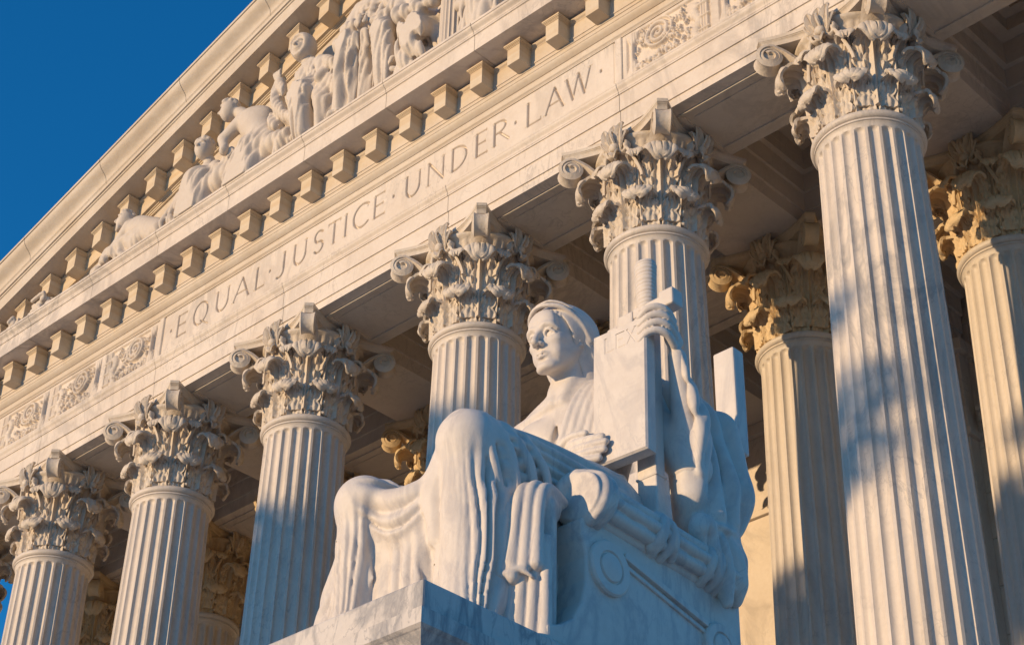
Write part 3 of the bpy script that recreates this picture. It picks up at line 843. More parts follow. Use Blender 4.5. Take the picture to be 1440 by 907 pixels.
carve('carved_figure', (4.2, ZL-.06), (8.2, 26.65), f1, 'bearded stone figure lying with legs stretched towards the low left corner of the pediment', drape=(25.5, 6.2, 1.9, .6, 9))
def f2(S):
    head(S, 9.04, 26.74, .50, .24, True, .25)
    S.cone(P(9.06, 26.5), P(9.08, 26.25), .12, .15, .05)
    S.ell(P(9.08, 25.9, .35), (.42, .28, .42), .1); S.ell(P(9.2, 25.4, .35), (.55, .34, .45), .12)
    S.cone(P(8.72, 26.12, .4), P(8.42, 25.75, .5), .16, .13, .06); S.cone(P(8.42, 25.72, .5), P(8.28, 25.35, .62), .13, .09, .06); hand(S, P(8.26, 25.22, .66), (-.1, 0, -1))
    S.cone(P(9.42, 26.1, .4), P(9.75, 25.75, .55), .15, .12, .06); S.cone(P(9.75, 25.75, .55), P(10.15, 25.95, .6), .11, .08, .05); hand(S, P(10.2, 25.92, .62), (.0, 0, -1), 4, (.06, 0, .01))
    S.cone(P(9.4, 25.4, .45), P(10.3, 25.5, .5), .32, .24, .1); S.cone(P(10.3, 25.45, .5), P(10.7, 24.9, .45), .22, .16, .08)
    S.cone(P(8.9, 25.4, .4), P(8.5, 24.85, .45), .28, .20, .1)
    S.cone(P(9.1, 25.7, .5), P(9.2, 24.9, .5), .42, .5, .1)
carve('carved_figure', (7.6, ZL-.06), (11.0, 27.15), f2, 'seated stone figure facing out with a hand resting on its draped lap', drape=(26.2, 9.1, 1.6, .8, -5))
def f3(S):
    head(S, 9.98, 27.2, .62, .23, True, -.9)
    S.cone(P(10.2, 27.05, .5), P(10.45, 26.75, .45), .15, .2, .06)
    S.ell(P(10.75, 26.45, .40), (.42, .30, .48), .1); S.cone(P(10.6, 26.6, .4), P(11.25, 25.6, .4), .36, .34, .1)
    S.cone(P(10.4, 26.65, .6), P(10.02, 26.3, .72), .16, .13, .06); S.cone(P(10.02, 26.3, .72), P(10.12, 25.95, .75), .12, .09, .05)
    S.cone(P(11.25, 25.5, .45), P(11.95, 25.35, .5), .30, .22, .08); S.cone(P(11.9, 25.3, .5), P(11.6, 24.85, .5), .2, .15, .08)
    S.cone(P(10.9, 25.6, .5), P(10.8, 24.9, .5), .40, .55, .1)
carve('carved_figure', (9.3, ZL-.06), (12.4, 27.6), f3, 'crouching stone figure bent forward with its curved back to the taller hooded one', drape=(26.2, 10.8, 1.5, .9, -6))
def f3b(S):
    S.cone(P(11.52, 26.0, .5), P(11.45, 27.15, .5), .16, .13, .06); hand(S, P(11.38, 27.32, .52), (-.15, 0, 1), 4, (.05, 0, .0))
    for k in range(4): S.tube([P(11.38+.08*k, 27.0, .60), P(11.42+.09*k, 26.5, .64), P(11.45+.1*k, 25.9, .60)], .04, .02)
    S.cone(P(11.6, 26.1, .4), P(12.1, 25.9, .4), .15, .2, .1)
def f4(S):
    head(S, 12.14, 27.68, .55, .27, False, .15, hood=True)
    S.cone(P(12.15, 27.4), P(12.25, 27.15), .16, .2, .06); S.ell(P(12.35, 26.8, .38), (.44, .28, .50), .1); S.ell(P(12.5, 26.3, .36), (.5, .33, .4), .1)
    S.cone(P(12.5, 26.4, .45), P(12.5, 26.1, .75), .27, .25, .08); S.cone(P(12.5, 26.1, .75), P(12.62, 25.0, .62), .24, .22, .06)
    S.cone(P(12.75, 26.95, .42), P(13.2, 26.55, .55), .2, .15, .08); S.cone(P(13.2, 26.55, .55), P(12.95, 26.25, .7), .13, .10, .05)
    S.cone(P(12.9, 26.2, .45), P(13.1, 25.6, .6), .24, .2, .08); S.cone(P(13.1, 25.6, .6), P(12.95, 24.9, .55), .18, .15, .06)
    f3b(S)
    for k in range(7): S.tube([P(12.45+.09*k, 27.2-.06*k, .58), P(12.62+.1*k, 26.8-.02*k, .64), P(12.85+.08*k, 26.3, .66), P(12.8+.1*k, 25.6, .60), P(12.8+.1*k, 24.9, .55)], .045, .022)
    for k in range(5): S.tube([P(12.0+.08*k, 27.1, .55), P(12.05+.09*k, 26.6, .62), P(12.2+.08*k, 26.2, .70)], .042, .022)
    for k in range(4): S.tube([P(12.42+.08*k, 26.0, .94), P(12.46+.08*k, 25.5, .86), P(12.5+.09*k, 24.95, .80)], .035, .02)
carve('carved_figure', (11.2, ZL-.06), (13.7, 28.25), f4, 'hooded stone figure seated with a raised draped arm, facing out of the pediment', drape=(27.25, 12.5, 1.4, 1.6, 3))
def f5(S):
    head(S, 14.05, 28.25, .55, .26, True, .0)
    S.cone(P(14.1, 28.0), P(14.15, 27.8), .16, .2, .06); S.ell(P(14.2, 27.5, .38), (.5, .3, .48), .1); S.ell(P(14.25, 26.95, .36), (.5, .33, .4), .1)
    S.cone(P(13.85, 27.7, .45), P(13.6, 27.15, .6), .18, .15, .06); S.cone(P(13.6, 27.15, .6), P(14.1, 26.92, .78), .14, .10, .05); hand(S, P(14.2, 26.9, .8), (1, 0, 0), 4, (0, 0, .05))
    S.cone(P(14.65, 27.6, .45), P(14.95, 27.0, .5), .18, .16, .06); S.cone(P(14.95, 27.0, .5), P(14.6, 26.75, .72), .14, .1, .05)
    S.cone(P(14.0, 26.8, .4), P(13.8, 26.6, .75), .26, .24, .08); S.cone(P(13.8, 26.6, .75), P(13.62, 25.0, .55), .23, .2, .06)
    S.cone(P(14.6, 26.7, .4), P(14.88, 26.3, .75), .26, .22, .08); S.cone(P(14.88, 26.3, .75), P(14.92, 25.0, .6), .21, .17, .06)
    S.box(P(14.25, 25.7, .2), (.6, .25, .95), .1, .1)
    for k in range(10): S.tube([P(13.62+.13*k, 26.62-.02*abs(k-4), .82), P(13.62+.135*k, 25.9, .62+.04*math.sin(k*2)), P(13.55+.14*k, 24.85, .62+.05*math.sin(k*3))], .05, .02)
    for k in range(6): S.tube([P(13.8, 27.7-.1*k, .60), P(14.2, 27.45-.13*k, .72), P(14.6, 27.5-.12*k, .62)], .042, .022)
    for k in range(3): S.ell(P(13.5+.12*k, 24.88, .72), (.09, .14, .07), .03)
carve('carved_figure', (13.1, ZL-.06), (15.4, 28.8), f5, 'large stone figure seated with both draped knees forward near the centre of the pediment', drape=(27.7, 14.2, 1.3, 2.0, -3))
def f6(S):
    head(S, 15.75, 27.75, .5, .26, True, .5)
    S.cone(P(15.7, 27.5), P(15.65, 27.25), .16, .2, .06); S.ell(P(15.6, 26.8, .38), (.5, .3, .5), .1); S.ell(P(15.65, 26.1, .36), (.5, .33, .4), .1)
    S.cone(P(15.1, 27.0, .45), P(15.35, 26.4, .7), .2, .17, .06); S.cone(P(15.35, 26.4, .7), P(16.2, 26.2, .72), .17, .12, .06); hand(S, P(16.3, 26.25, .68), (.8, 0, .4), 4, (0, 0, .05))
    S.cone(P(15.7, 26.0, .45), P(15.85, 25.7, .8), .28, .26, .08); S.cone(P(15.85, 25.7, .8), P(15.5, 24.9, .6), .24, .18, .06)
    S.cone(P(15.5, 25.7, .4), P(15.45, 24.9, .4), .34, .3, .1)
    for k in range(7): S.tube([P(15.5+.1*k, 25.9-.05*k, .95), P(15.45+.1*k, 25.4, .86), P(15.3+.12*k, 24.88, .74)], .045, .022)
    for k in range(4): S.tube([P(15.3+.1*k, 27.2, .58), P(15.45+.1*k, 26.8, .66), P(15.6+.1*k, 26.4, .66)], .045, .022)
    S.tube([P(15.25+.16*math.cos(R(a)), 25.25+.16*math.sin(R(a)), .72) for a in range(0, 361, 30)], .035, .015)
carve('carved_figure', (14.9, ZL-.06), (16.7, 28.3), f6, 'stone figure with one thick arm bent across its body beside the short fluted drum', drape=(26.9, 15.7, 1.0, 1.6, 4))
def f7(S):
    head(S, 17.4, 27.0, .5, .25, True, -.3)
    S.cone(P(17.4, 26.75), P(17.4, 26.5), .16, .2, .06); S.ell(P(17.45, 26.1, .38), (.5, .3, .5), .1); S.cone(P(17.4, 25.8, .4), P(17.5, 24.9, .4), .42, .45, .1)
    S.cone(P(17.0, 26.3, .45), P(16.95, 25.7, .6), .18, .14, .06); S.cone(P(17.85, 26.3, .45), P(18.0, 25.7, .6), .18, .14, .06)
    for k in range(8): S.tube([P(17.1+.09*k, 26.3, .62), P(17.05+.11*k, 25.7, .74), P(17.0+.14*k, 24.88, .76+.03*math.sin(k*3))], .05, .022)
carve('carved_figure', (16.7, ZL-.06), (18.5, 27.5), f7, 'draped stone figure with only its robe hem in view right of the short fluted drum', drape=(26.5, 17.5, .8, 1.0, -3))
# fluted drum beside the centre figures
q = MB(); n = 22*8; a = np.arange(n)/n*2*np.pi; ph = (np.arange(n) % 8)/8; rows = []
for z, r in ((24.74, .30), (26.5, .285), (26.56, .31), (26.62, .31), (26.63, .01)):
    rr = r-.03*np.sin(np.pi*ph)*(r < .305)*(r > .1); rows.append(np.stack([16.60+rr*np.cos(a), YT-.45+rr*np.sin(a), np.full(n, z)], -1))
q.loops(rows); o = q.build('fluted_drum', M_FIG, smooth=True, angle=35); tag(o, 'short upright fluted stone drum standing between two carved figures of the pediment', 'sculpture')
# carved foliage in the corner
def plants(seed, x0, x1, top):
    def b(S):
        rs = np.random.RandomState(seed)
        for k in range(46):
            t = rs.rand(); x = x0+(x1-x0)*t; hmax = top(x)-ZL
            z = ZL+rs.rand()*max(hmax, .05); d = .15+.4*rs.rand(); s = .05+.07*rs.rand()
            S.ell(P(x, z, d), (s*1.3, s, s), .02)
            if k % 3 == 0: S.tube([P(x, z, d), P(x+.12*rs.randn(), z+.14, d+.08), P(x+.2*rs.randn(), z+.16*rs.rand(), d+.14)], [.05, .045, .025], .015)
        S.cone(P(x0+.1, ZL+.05, .2), P(x1-.1, ZL+.12, .2), .12, .2, .06)
    return b
carve('carved_foliage', (2.7, ZL-.06), (4.2, 25.95), plants(2, 2.85, 4.0, lambda x: 25.1+.55*max(0, 1-abs(x-3.35)/.5)), 'clump of carved stone leaves with a raised tuft beside the feet of the lying figure', .024)
carve('carved_foliage', (1.2, ZL-.06), (2.8, 25.5), plants(4, 1.3, 2.75, lambda x: 24.9+.35*max(0, 1-abs(x-2.4)/.9)), 'low carved stone leaves in the narrow left corner of the pediment', .024)
for o in FIGS[-2:]: o['kind'] = 'thing'; o['category'] = 'carving'; o['group'] = 'carved foliage in the pediment corner'
# ------------------------------------------------------------------ the seated statue
SO = Vector((27.4, -10.2, 6.15))
statue = empty('statue', SO)
tag(statue, 'seated draped white marble figure with hooded head, holding a stone tablet and an upright sword', 'statue')

# ---- figure: torso, neck, head, arms, hands in one surface
S = Sculpt((-.92, -.45, 1.38), (1.18, .70, 3.42), .0090)
S.ell((-.02, .24, 2.12), (.48, .27, .46), .1); S.ell((0, .20, 1.66), (.42, .27, .42), .12)
S.ell((-.02, .25, 2.40), (.44, .19, .16), .1)
S.ell((-.22, .03, 2.24), (.24, .11, .17), .06); S.ell((.18, .08, 2.24), (.22, .10, .17), .06)
S.cone((-.05, .16, 2.62), (-.50, .19, 2.40), .12, .13, .1); S.cone((.05, .18, 2.62), (.46, .27, 2.40), .12, .12, .1)
S.cone((-.05, -.01, 2.47), (-.44, .08, 2.47), .028, .03, .04)         # collarbone
S.ell((-.56, .17, 2.33), (.18, .17, .19), .08); S.ell((.52, .30, 2.32), (.17, .16, .18), .08)
S.cone((0, .04, 2.44), (-.01, -.03, 2.05), .012, .02, .05, sub=True)
S.cone((0, .11, 2.86), (0, .17, 2.42), .145, .175, .08)                # neck
for sx in (-1, 1): S.cone((sx*.12, .06, 2.80), (sx*.045, .0, 2.47), .035, .03, .05)
# head, facing forward
S.ell((0, .06, 3.12), (.215, .27, .25), .05)
S.ell((0, -.055, 2.98), (.178, .20, .25), .06)
for sx in (-1, 1):
    S.cone((sx*.145, .03, 2.91), (sx*.055, -.165, 2.745), .052, .048, .06)
    S.ell((sx*.115, -.165, 2.965), (.055, .05, .045), .05)             # cheekbone
    S.ell((sx*.10, -.15, 2.86), (.05, .05, .06), .05)
S.ell((0, -.195, 2.745), (.07, .055, .052), .05)                       # chin
S.cone((-.115, -.205, 3.085), (.115, -.205, 3.085), .034, .034, .04)   # brow
S.ell((0, -.20, 3.16), (.14, .06, .10), .06)
for sx in (-1, 1):
    S.ell((sx*.090, -.262, 3.012), (.064, .064, .044), .022, sub=True)
    S.ell((sx*.086, -.190, 3.012), (.042, .034, .034), .006)
    S.tube([(sx*.038, -.222, 3.006), (sx*.066, -.238, 3.044), (sx*.10, -.234, 3.045), (sx*.138, -.205, 3.010)], .0115, .004)
    S.tube([(sx*.042, -.222, 3.000), (sx*.078, -.228, 2.978), (sx*.112, -.220, 2.982), (sx*.134, -.203, 3.002)], .008, .004)
    S.tube([(sx*.02, -.245, 3.075), (sx*.07, -.258, 3.098), (sx*.125, -.232, 3.085), (sx*.155, -.19, 3.05)], .016, .025)
S.cone((0, -.232, 3.085), (0, -.312, 2.945), .020, .030, .028)         # nose
S.ell((0, -.308, 2.928), (.030, .030, .024), .02)
for sx in (-1, 1): S.ell((sx*.034, -.272, 2.922), (.022, .030, .020), .015); S.ell((sx*.02, -.292, 2.905), (.010, .016, .010), .008, sub=True)
S.ell((0, -.178, 2.838), (.085, .062, .062), .03)
S.tube([(-.066, -.222, 2.840), (-.025, -.250, 2.852), (0, -.253, 2.848), (.025, -.250, 2.852), (.066, -.222, 2.840)], [.007, .014, .014, .014, .007], .006)
S.tube([(-.056, -.222, 2.828), (0, -.246, 2.818), (.056, -.222, 2.828)], [.008, .017, .008], .004)
S.ell((0, -.245, 2.785), (.05, .02, .013), .02, sub=True)
for k in range(19):                                                     # row of curls under the hood
    a = R(-88+176*k/18); S.ell((.20*math.sin(a), .02-.232*math.cos(a)+.0, 3.235-.10*abs(math.sin(a))**3), (.021, .021, .026), .008)
for sx in (-1, 1):
    for k in range(6): S.ell((sx*.205, -.02+.01*k, 3.12-.036*k), (.024, .026, .022), .008)
# right arm across the belly, hand on the edge of the tablet
S.cone((-.58, .17, 2.30), (-.72, .02, 1.72), .165, .125, .08)
S.cone((-.72, .02, 1.72), (.06, -.09, 1.90), .125, .072, .08)
S.ell((.17, -.105, 1.875), (.12, .045, .095), .05)
for i, (dz, L) in enumerate(((.082, .25), (.030, .28), (-.024, .265), (-.076, .22))):
    z = 1.865+dz
    S.tube([(.22, -.11, z), (.27+.02*(i == 1), -.135, z+.006), (.27+L*.5, -.128, z+.002), (.26+L, -.108, z-.006)], [.036, .036, .032, .026], .010)
S.tube([(.10, -.12, 1.94), (.17, -.135, 2.0), (.26, -.135, 2.025), (.36, -.115, 2.02)], [.040, .036, .032, .027], .02)
# left arm raised, hand below the cross guard
S.cone((.54, .32, 2.30), (.86, .42, 1.76), .15, .14, .08)
S.cone((.87, .40, 1.78), (.915, .24, 2.58), .115, .066, .07)
S.ell((.915, .19, 2.73), (.052, .072, .10), .05)
for i, (dx, L) in enumerate(((0, 1), (.010, 1.05), (.010, 1.0), (0, .9))):
    z = 2.865-.066*i
    S.tube([(.945+dx, .17, z-.03), (.96+dx, .085, z+.010), (.925+dx, .02, z+.030), (.865+dx, -.02, z+.016), (.815-.015*L, -.028, z-.026)], [.029, .0305, .030, .028, .023], .003)
S.tube([(.92, .24, 2.70), (.86, .26, 2.82), (.80, .20, 2.885), (.75, .12, 2.89)], [.045, .040, .034, .027], .02)
def shrink_head(o, f=.885):
    me = o.data; n = len(me.vertices); c = np.empty(n*3, np.float32); me.vertices.foreach_get('co', c); c = c.reshape(-1, 3)
    w = np.clip((c[:, 2]-2.55)/.22, 0, 1)[:, None]*(np.abs(c[:, :1]) < .5); w = w*w*(3-2*w); p = np.array([0, .04, 2.72], np.float32); q = (c-p)*f; al = R(6.5)
    q = np.stack([q[:, 0], q[:, 1]*math.cos(al)-q[:, 2]*math.sin(al), q[:, 2]*math.cos(al)+q[:, 1]*math.sin(al)], 1)
    c += w*(p+q+np.array([.0, .035, .0], np.float32)-c); me.vertices.foreach_set('co', c.ravel()); me.update()
fig = S.mesh('figure', M_STA, statue, 1)

shrink_head(fig)
# ---- hood
S = Sculpt((-.42, -.42, 2.35), (.45, .62, 3.52), .0105)
S.ell((0, .065, 3.12), (.250, .296, .282), .02)
S.tube([(-.262, .14, 3.0), (-.252, .05, 3.15), (-.20, -.08, 3.275), (-.10, -.165, 3.335), (0, -.185, 3.345), (.10, -.165, 3.335), (.20, -.08, 3.275), (.252, .05, 3.15), (.262, .14, 3.0)], .013, .008)
S.cone((0, .14, 3.10), (0, .24, 2.78), .25, .22, .08)
S.cone((0, .24, 2.80), (0, .36, 2.45), .23, .26, .08)
S.tube([(-.262, .10, 2.98), (-.25, .0, 3.13), (-.19, -.13, 3.245), (-.09, -.205, 3.285), (0, -.225, 3.292), (.09, -.205, 3.285), (.19, -.13, 3.245), (.25, .0, 3.13), (.262, .10, 2.98)], .022, .015)
S.ell((0, -.235, 2.99), (.232, .33, .29), .012, sub=True)
S.ell((0, -.12, 2.62), (.26, .27, .33), .02, sub=True)
for sx in (-1, 1):
    S.tube([(sx*.225, .045, 3.06), (sx*.235, .10, 2.93), (sx*.225, .155, 2.81), (sx*.185, .19, 2.72)], [.022, .028, .028, .02], .015)
shrink_head(S.mesh('headdress', M_STA, statue, 1))

# ---- cloth over the left shoulder and chest
S = Sculpt((-.3, -.45, 1.4), (.95, .75, 2.75), .012)
for k in range(5):
    x = .20+.065*k
    S.tube([(x+.22, .50, 2.50), (x+.12, .30, 2.625-.012*k), (x+.045, .10, 2.57-.015*k), (x, -.045+.018*k, 2.36), (x-.06, -.10+.02*k, 2.08), (x-.12, -.12+.02*k, 1.80), (x-.2, -.14, 1.5)], [.05, .046, .04, .036, .036, .04, .05], .022)
S.ell((.50, .33, 2.36), (.20, .19, .2), .05)
S.mesh('shoulder_cloth', M_STA, statue, 1)

# ---- robe over legs and lap
S = Sculpt((-.95, -1.95, -.02), (.95, .72, 1.95), .0110)
KL, KR = (.40, -1.27, 1.41), (-.40, -1.40, 1.18)
S.ell((.02, .14, 1.40), (.62, .50, .38), .1)
S.cone(KL, (.36, -.05, 1.40), .205, .335, .08)
S.cone(KR, (-.34, -.05, 1.30), .195, .315, .08)
S.ell((.40, -1.29, 1.425), (.195, .19, .20), .05); S.ell((-.40, -1.43, 1.20), (.185, .18, .185), .05)
LEGL = [(1.40, .40, -1.30, .165), (.95, .41, -1.27, .175), (.5, .42, -1.27, .17), (.2, .43, -1.30, .185), (-.02, .43, -1.33, .22)]
LEGR = [(1.18, -.40, -1.43, .155), (.8, -.42, -1.40, .165), (.45, -.43, -1.39, .165), (.2, -.44, -1.41, .18), (-.02, -.45, -1.44, .21)]
for LG in (LEGL, LEGR): S.tube([(x, y, z) for z, x, y, r in LG], [r for z, x, y, r in LG], .06)
# cloth wall between and behind the legs
S.box((0, -.98, .48), (.62, .36, .54), .08, .08)
S.box((-.10, -1.18, .42), (.26, .24, .48), .10, .08)
S.box((0, -.5, .7), (.62, .7, .60), .08, .10)
def fold(p, r=.03, k=.014): S.tube(p, r, k, sm=5)
def crease(p, r=.014, k=.018): S.tube(p, r, k, True, 5)
# cloth sagging from knee to knee
S.tube([(-.38, -1.32, 1.22), (-.22, -1.36, 1.13), (-.04, -1.36, 1.06), (.12, -1.33, 1.12), (.27, -1.28, 1.24)], [.12, .13, .14, .12, .10], .05)
S.tube([(-.36, -1.30, 1.05), (-.22, -1.35, .96), (-.05, -1.35, .90), (.12, -1.32, .98), (.26, -1.28, 1.12)], [.10, .12, .13, .11, .08], .05)
S.ell((-.02, -1.17, 1.28), (.24, .16, .10), .05, sub=True)
fold([(-.56, -1.30, 1.12), (-.60, -1.40, .8), (-.62, -1.46, .4), (-.66, -1.53, -.02)], [.05, .075, .085, .10], .05)
fold([(-.56, -1.2, 1.0), (-.62, -1.26, .7), (-.65, -1.32, .3), (-.68, -1.40, -.02)], [.05, .07, .08, .09], .05)
# folds: sharp valleys and round ridges pressed into the surface
def pleat(p): return np.sqrt(np.sin(p)**2+.006)-.02
def sst(x, a, b): t = np.clip((x-a)/(b-a), 0, 1); return t*t*(3-2*t)
def leg_pleats(LG, lo, hi, n, seed, A, za, zb, front, ftame, ph=0.0):
    z_, x_, y_, r_ = (np.array(c)[::-1] for c in zip(*LG))
    def fn(X, Y, Z):
        xc, yc = np.interp(Z, z_, x_), np.interp(Z, z_, y_)
        th = np.arctan2(Y-yc, X-xc); rr = np.hypot(X-xc, Y-yc)
        tw = th+.22*np.sin(2.3*th+seed+1.1*Z)+.10*np.sin(5.1*th-2.3*Z+seed*2)+.05*np.sin(9*Z+3*th)
        w = (1-sst(Z, za-.45, za))*sst(Z, zb-.3, zb)*(1-sst(rr, .26, .36))
        d = np.abs(np.angle(np.exp(1j*(th-R(front))))); w = w*(ftame+(1-ftame)*sst(d, R(15), R(75)))
        return w*((A*(.75+.5*np.sin(th*1.7+seed)))*(.62-pleat(n*.5*tw+ph+.35*np.sin(3.2*Z+seed)))+.014*(.6-pleat(n*1.15*tw+1.2*np.sin(4*Z+2*th))))
    S.warp(lo, hi, fn)
leg_pleats(LEGL, (.1, -1.75, -.02), (.80, -.9, 1.45), 17, 1.0, .050, 1.45, .0, -80, .22)
leg_pleats(LEGR, (-.85, -1.85, -.02), (-.12, -1.0, 1.25), 16, 3.3, .054, 1.25, .0, -70, .35)
def swag(X, Y, Z):
    u = np.clip((X+.40)/.67, 0.0, 1.0); top = 1.33+.02*u
    v = (top-Z)/(3.4*u*(1-u)*(.85+.3*u)+.42)
    w = sst(X, -.34, -.18)*(1-sst(X, .02, .18))*sst(v, -.02, .05)*(1-sst(v, .34, .44))*(1-sst(Y, -1.2, -1.1))
    return w*.050*(.6-pleat(v*26+.8*np.sin(v*17)+.5*np.sin(4*u)))
S.warp((-.45, -1.75, .6), (.3, -1.1, 1.45), swag)
def wall(X, Y, Z):
    w = sst(X, -.34, -.26)*(1-sst(X, .20, .26))*(1-sst(Z, .62, .9))*(1-sst(Y, -1.2, -1.1))
    return w*.036*(.6-pleat(24*X+1.2*np.sin(2.2*Z)+.9*np.sin(9*X)))
S.warp((-.35, -1.6, -.02), (.3, -1.1, .95), wall)
def thigh(X, Y, Z):
    # long pulls running back from the knee over the outer thigh
    s_ = (Z-1.42)*np.cos(.10)+(Y+1.25)*.10; w = sst(X, .42, .52)*sst(Y, -1.30, -1.05)*(1-sst(Y, -.25, .05))*sst(Z, 1.0, 1.15)
    return w*.036*(.6-pleat(s_*32+.9*np.sin(s_*11)+.8*np.sin(2*Y)))
S.warp((.35, -1.35, .95), (.80, .1, 1.75), thigh)
S.tube([(.16, -1.24, 1.46), (.20, -1.31, 1.34), (.215, -1.345, 1.20), (.215, -1.36, 1.0), (.22, -1.37, .75)], [.04, .075, .085, .07, .04], .06)
# folds along the near thigh and heavy rolls over the knee
fold([(.32, -1.40, 1.555), (.45, -1.385, 1.56), (.555, -1.30, 1.41), (.59, -1.22, 1.14), (.585, -1.14, .92)], [.012, .034, .040, .038, .025], .022)
fold([(.36, -1.32, 1.60), (.51, -1.26, 1.57), (.61, -1.14, 1.36), (.635, -1.08, 1.08), (.62, -1.02, .90)], [.012, .032, .038, .036, .02], .022)
fold([(.40, -1.18, 1.615), (.555, -1.12, 1.54), (.645, -.98, 1.30), (.66, -.94, 1.05)], [.012, .032, .036, .025], .022)
fold([(.43, -1.05, 1.62), (.58, -.98, 1.52), (.665, -.86, 1.30), (.675, -.82, 1.10)], [.012, .028, .032, .022], .022)
crease([(.48, -1.36, 1.53), (.575, -1.24, 1.36), (.61, -1.16, 1.08)]); crease([(.53, -1.20, 1.53), (.625, -1.06, 1.30), (.645, -1.0, 1.05)])
for k in range(6):
    t = k/5
    fold([(-.40+.05*t, -1.40+.9*t, 1.375+.11*t), (-.26+.03*t, -1.35+.9*t, 1.345+.10*t), (-.12, -1.27+.9*t, 1.22+.10*t)], [.008, .020, .010], .02)
# rounded gathered cloth at the waist
for k in range(4): fold([(-.50, .0, 1.66-.06*k), (-.1, -.18-.03*k, 1.70-.07*k), (.25, -.16-.04*k, 1.68-.07*k), (.52, .06, 1.66-.07*k)], .045, .04)
S.mesh('robe', M_STA, statue, 1)

# ---- cloth end falling beside the near leg
S = Sculpt((.45, -1.45, -.02), (1.0, -.60, 1.35), .0095)
for (cx, cy, w, zt) in ((.615, -1.15, .050, 1.02), (.735, -1.07, .058, 1.10)):
    for k in (-1, 0, 1):
        x, y = cx+w*k*.8, cy+w*k*.75; e = .47+.05*math.sin(k*2+cx*9)
        S.tube([(x-.02, y+.24, zt-.05), (x-.01, y+.09, zt+.0-.015*k*k), (x+.008, y, zt-.10-.02*k*k), (x+.006*k, y-.02, .75), (x+.012*k+.01, y-.045, e)], [.035, .042, .042, .040, .047], .007, sm=5)
        S.tube([(x+.03, y+.04, .7), (x+.035+.012*k, y+.015, .38), (x+.03+.018*k, y+.01, .15), (x+.03+.022*k, y, -.02)], [.035, .038, .044, .052], .007, sm=5)
S.ell((.70, -.92, .98), (.11, .14, .12), .05)
S.box((.70, -.97, .48), (.13, .06, .52), .03, .03, rot=Matrix.Rotation(R(38), 4, 'Z').to_euler())
S.tube([(.60, -1.19, .48), (.66, -1.205, .43), (.74, -1.155, .46), (.80, -1.10, .41)], [.012, .02, .02, .012], .015)
S.mesh('falling_cloth', M_STA, statue, 1)

# ---- cloak behind the arm and over the back of the seat
S = Sculpt((.3, .1, .55), (1.25, 1.5, 2.75), .0135)
S.cone((.60, .45, 2.45), (.66, .85, 2.30), .15, .19, .10)
S.cone((.68, .58, 2.40), (.80, .56, 1.45), .15, .18, .10); S.cone((.70, .90, 2.25), (.78, .86, 1.75), .20, .19, .10); S.cone((.78, .86, 1.75), (.82, .70, 1.30), .18, .15, .10)
S.cone((.89, .31, 2.45), (.87, .40, 1.95), .06, .125, .08); S.cone((.87, .40, 1.95), (.85, .42, 1.58), .125, .125, .08)
for k in range(4):
    S.tube([(.955-.02*k, .22+.035*k, 2.60-.05*k), (.995-.012*k, .27+.05*k, 2.3-.04*k), (1.01-.01*k, .33+.055*k, 2.0), (.97-.015*k, .36+.05*k, 1.68+.03*k)], [.018, .032, .036, .026], .022, sm=4)
for k in range(6):
    y = .50+.095*k; b_ = .02*abs(k-2.5)
    S.tube([(.66, y, 2.53-.05*k), (.80-b_, y+.01, 2.30-.04*k), (.90-b_, y+.02, 1.95), (.925-b_, y-.03*k*.5+.02, 1.62), (.93-b_, y-.05*k+.06, 1.36+.02*math.sin(k*2))], [.034, .040, .044, .050, .055], .02)
for k in range(4):
    y = .48+.10*k; S.tube([(.86, y, 1.42), (.91, y, 1.2), (.93, y+.01, 1.02+.04*math.sin(k*2))], [.075, .08, .06], .02)
S.tube([(.88, .42, 1.37), (.965, .50, 1.34), (.975, .66, 1.35), (.93, .80, 1.37)], .028, .015)
S.ell((.93, .42, 1.30), (.09, .10, .10), .03)
for c, r in (((.94, .50, 1.12), (.06, .10, .20)), ((.94, .64, 1.08), (.065, .11, .22)), ((.91, .78, 1.10), (.07, .09, .24))):
    S.ell(c, r, .05)
S.cone((.95, .60, 1.0), (.965, .62, .80), .075, .03, .03)
S.tube([(.96, .42, 1.20), (.985, .53, 1.10), (.965, .70, 1.16)], .028, .02); S.tube([(.94, .56, 1.16), (.985, .66, 1.02), (.95, .80, 1.0)], .026, .02)
def cl(X, Y, Z):
    w = sst(X, .74, .84)*sst(Y, .30, .42)*(1-sst(Z, 2.35, 2.6))*sst(Z, 1.36, 1.46)
    return w*.062*(.6-pleat(15*Y+3.0*(Z-1.8)*(Y-.6)+.7*np.sin(2.6*Z)+.6*np.sin(9*Y)))
S.warp((.6, .2, .6), (1.2, 1.4, 2.7), cl)
def slv(X, Y, Z):
    w = sst(X, .84, .92)*(1-sst(Y, .52, .62))*sst(Z, 1.62, 1.75)*(1-sst(Z, 2.35, 2.55))
    return w*.030*(.6-pleat(20*Y-6.0*(Z-2.0)+.8*np.sin(4*Z)))
S.warp((.75, .1, 1.5), (1.2, .7, 2.6), slv)
def cl2(X, Y, Z):
    w = sst(X, .80, .88)*(1-sst(Z, 1.22, 1.34))
    return w*.046*(.6-pleat(24*Y+1.0*np.sin(5*Z)+.6*np.sin(13*Y)))
S.warp((.6, .2, .55), (1.2, 1.2, 1.4), cl2)
S.mesh('cloak', M_STA, statue, 1)

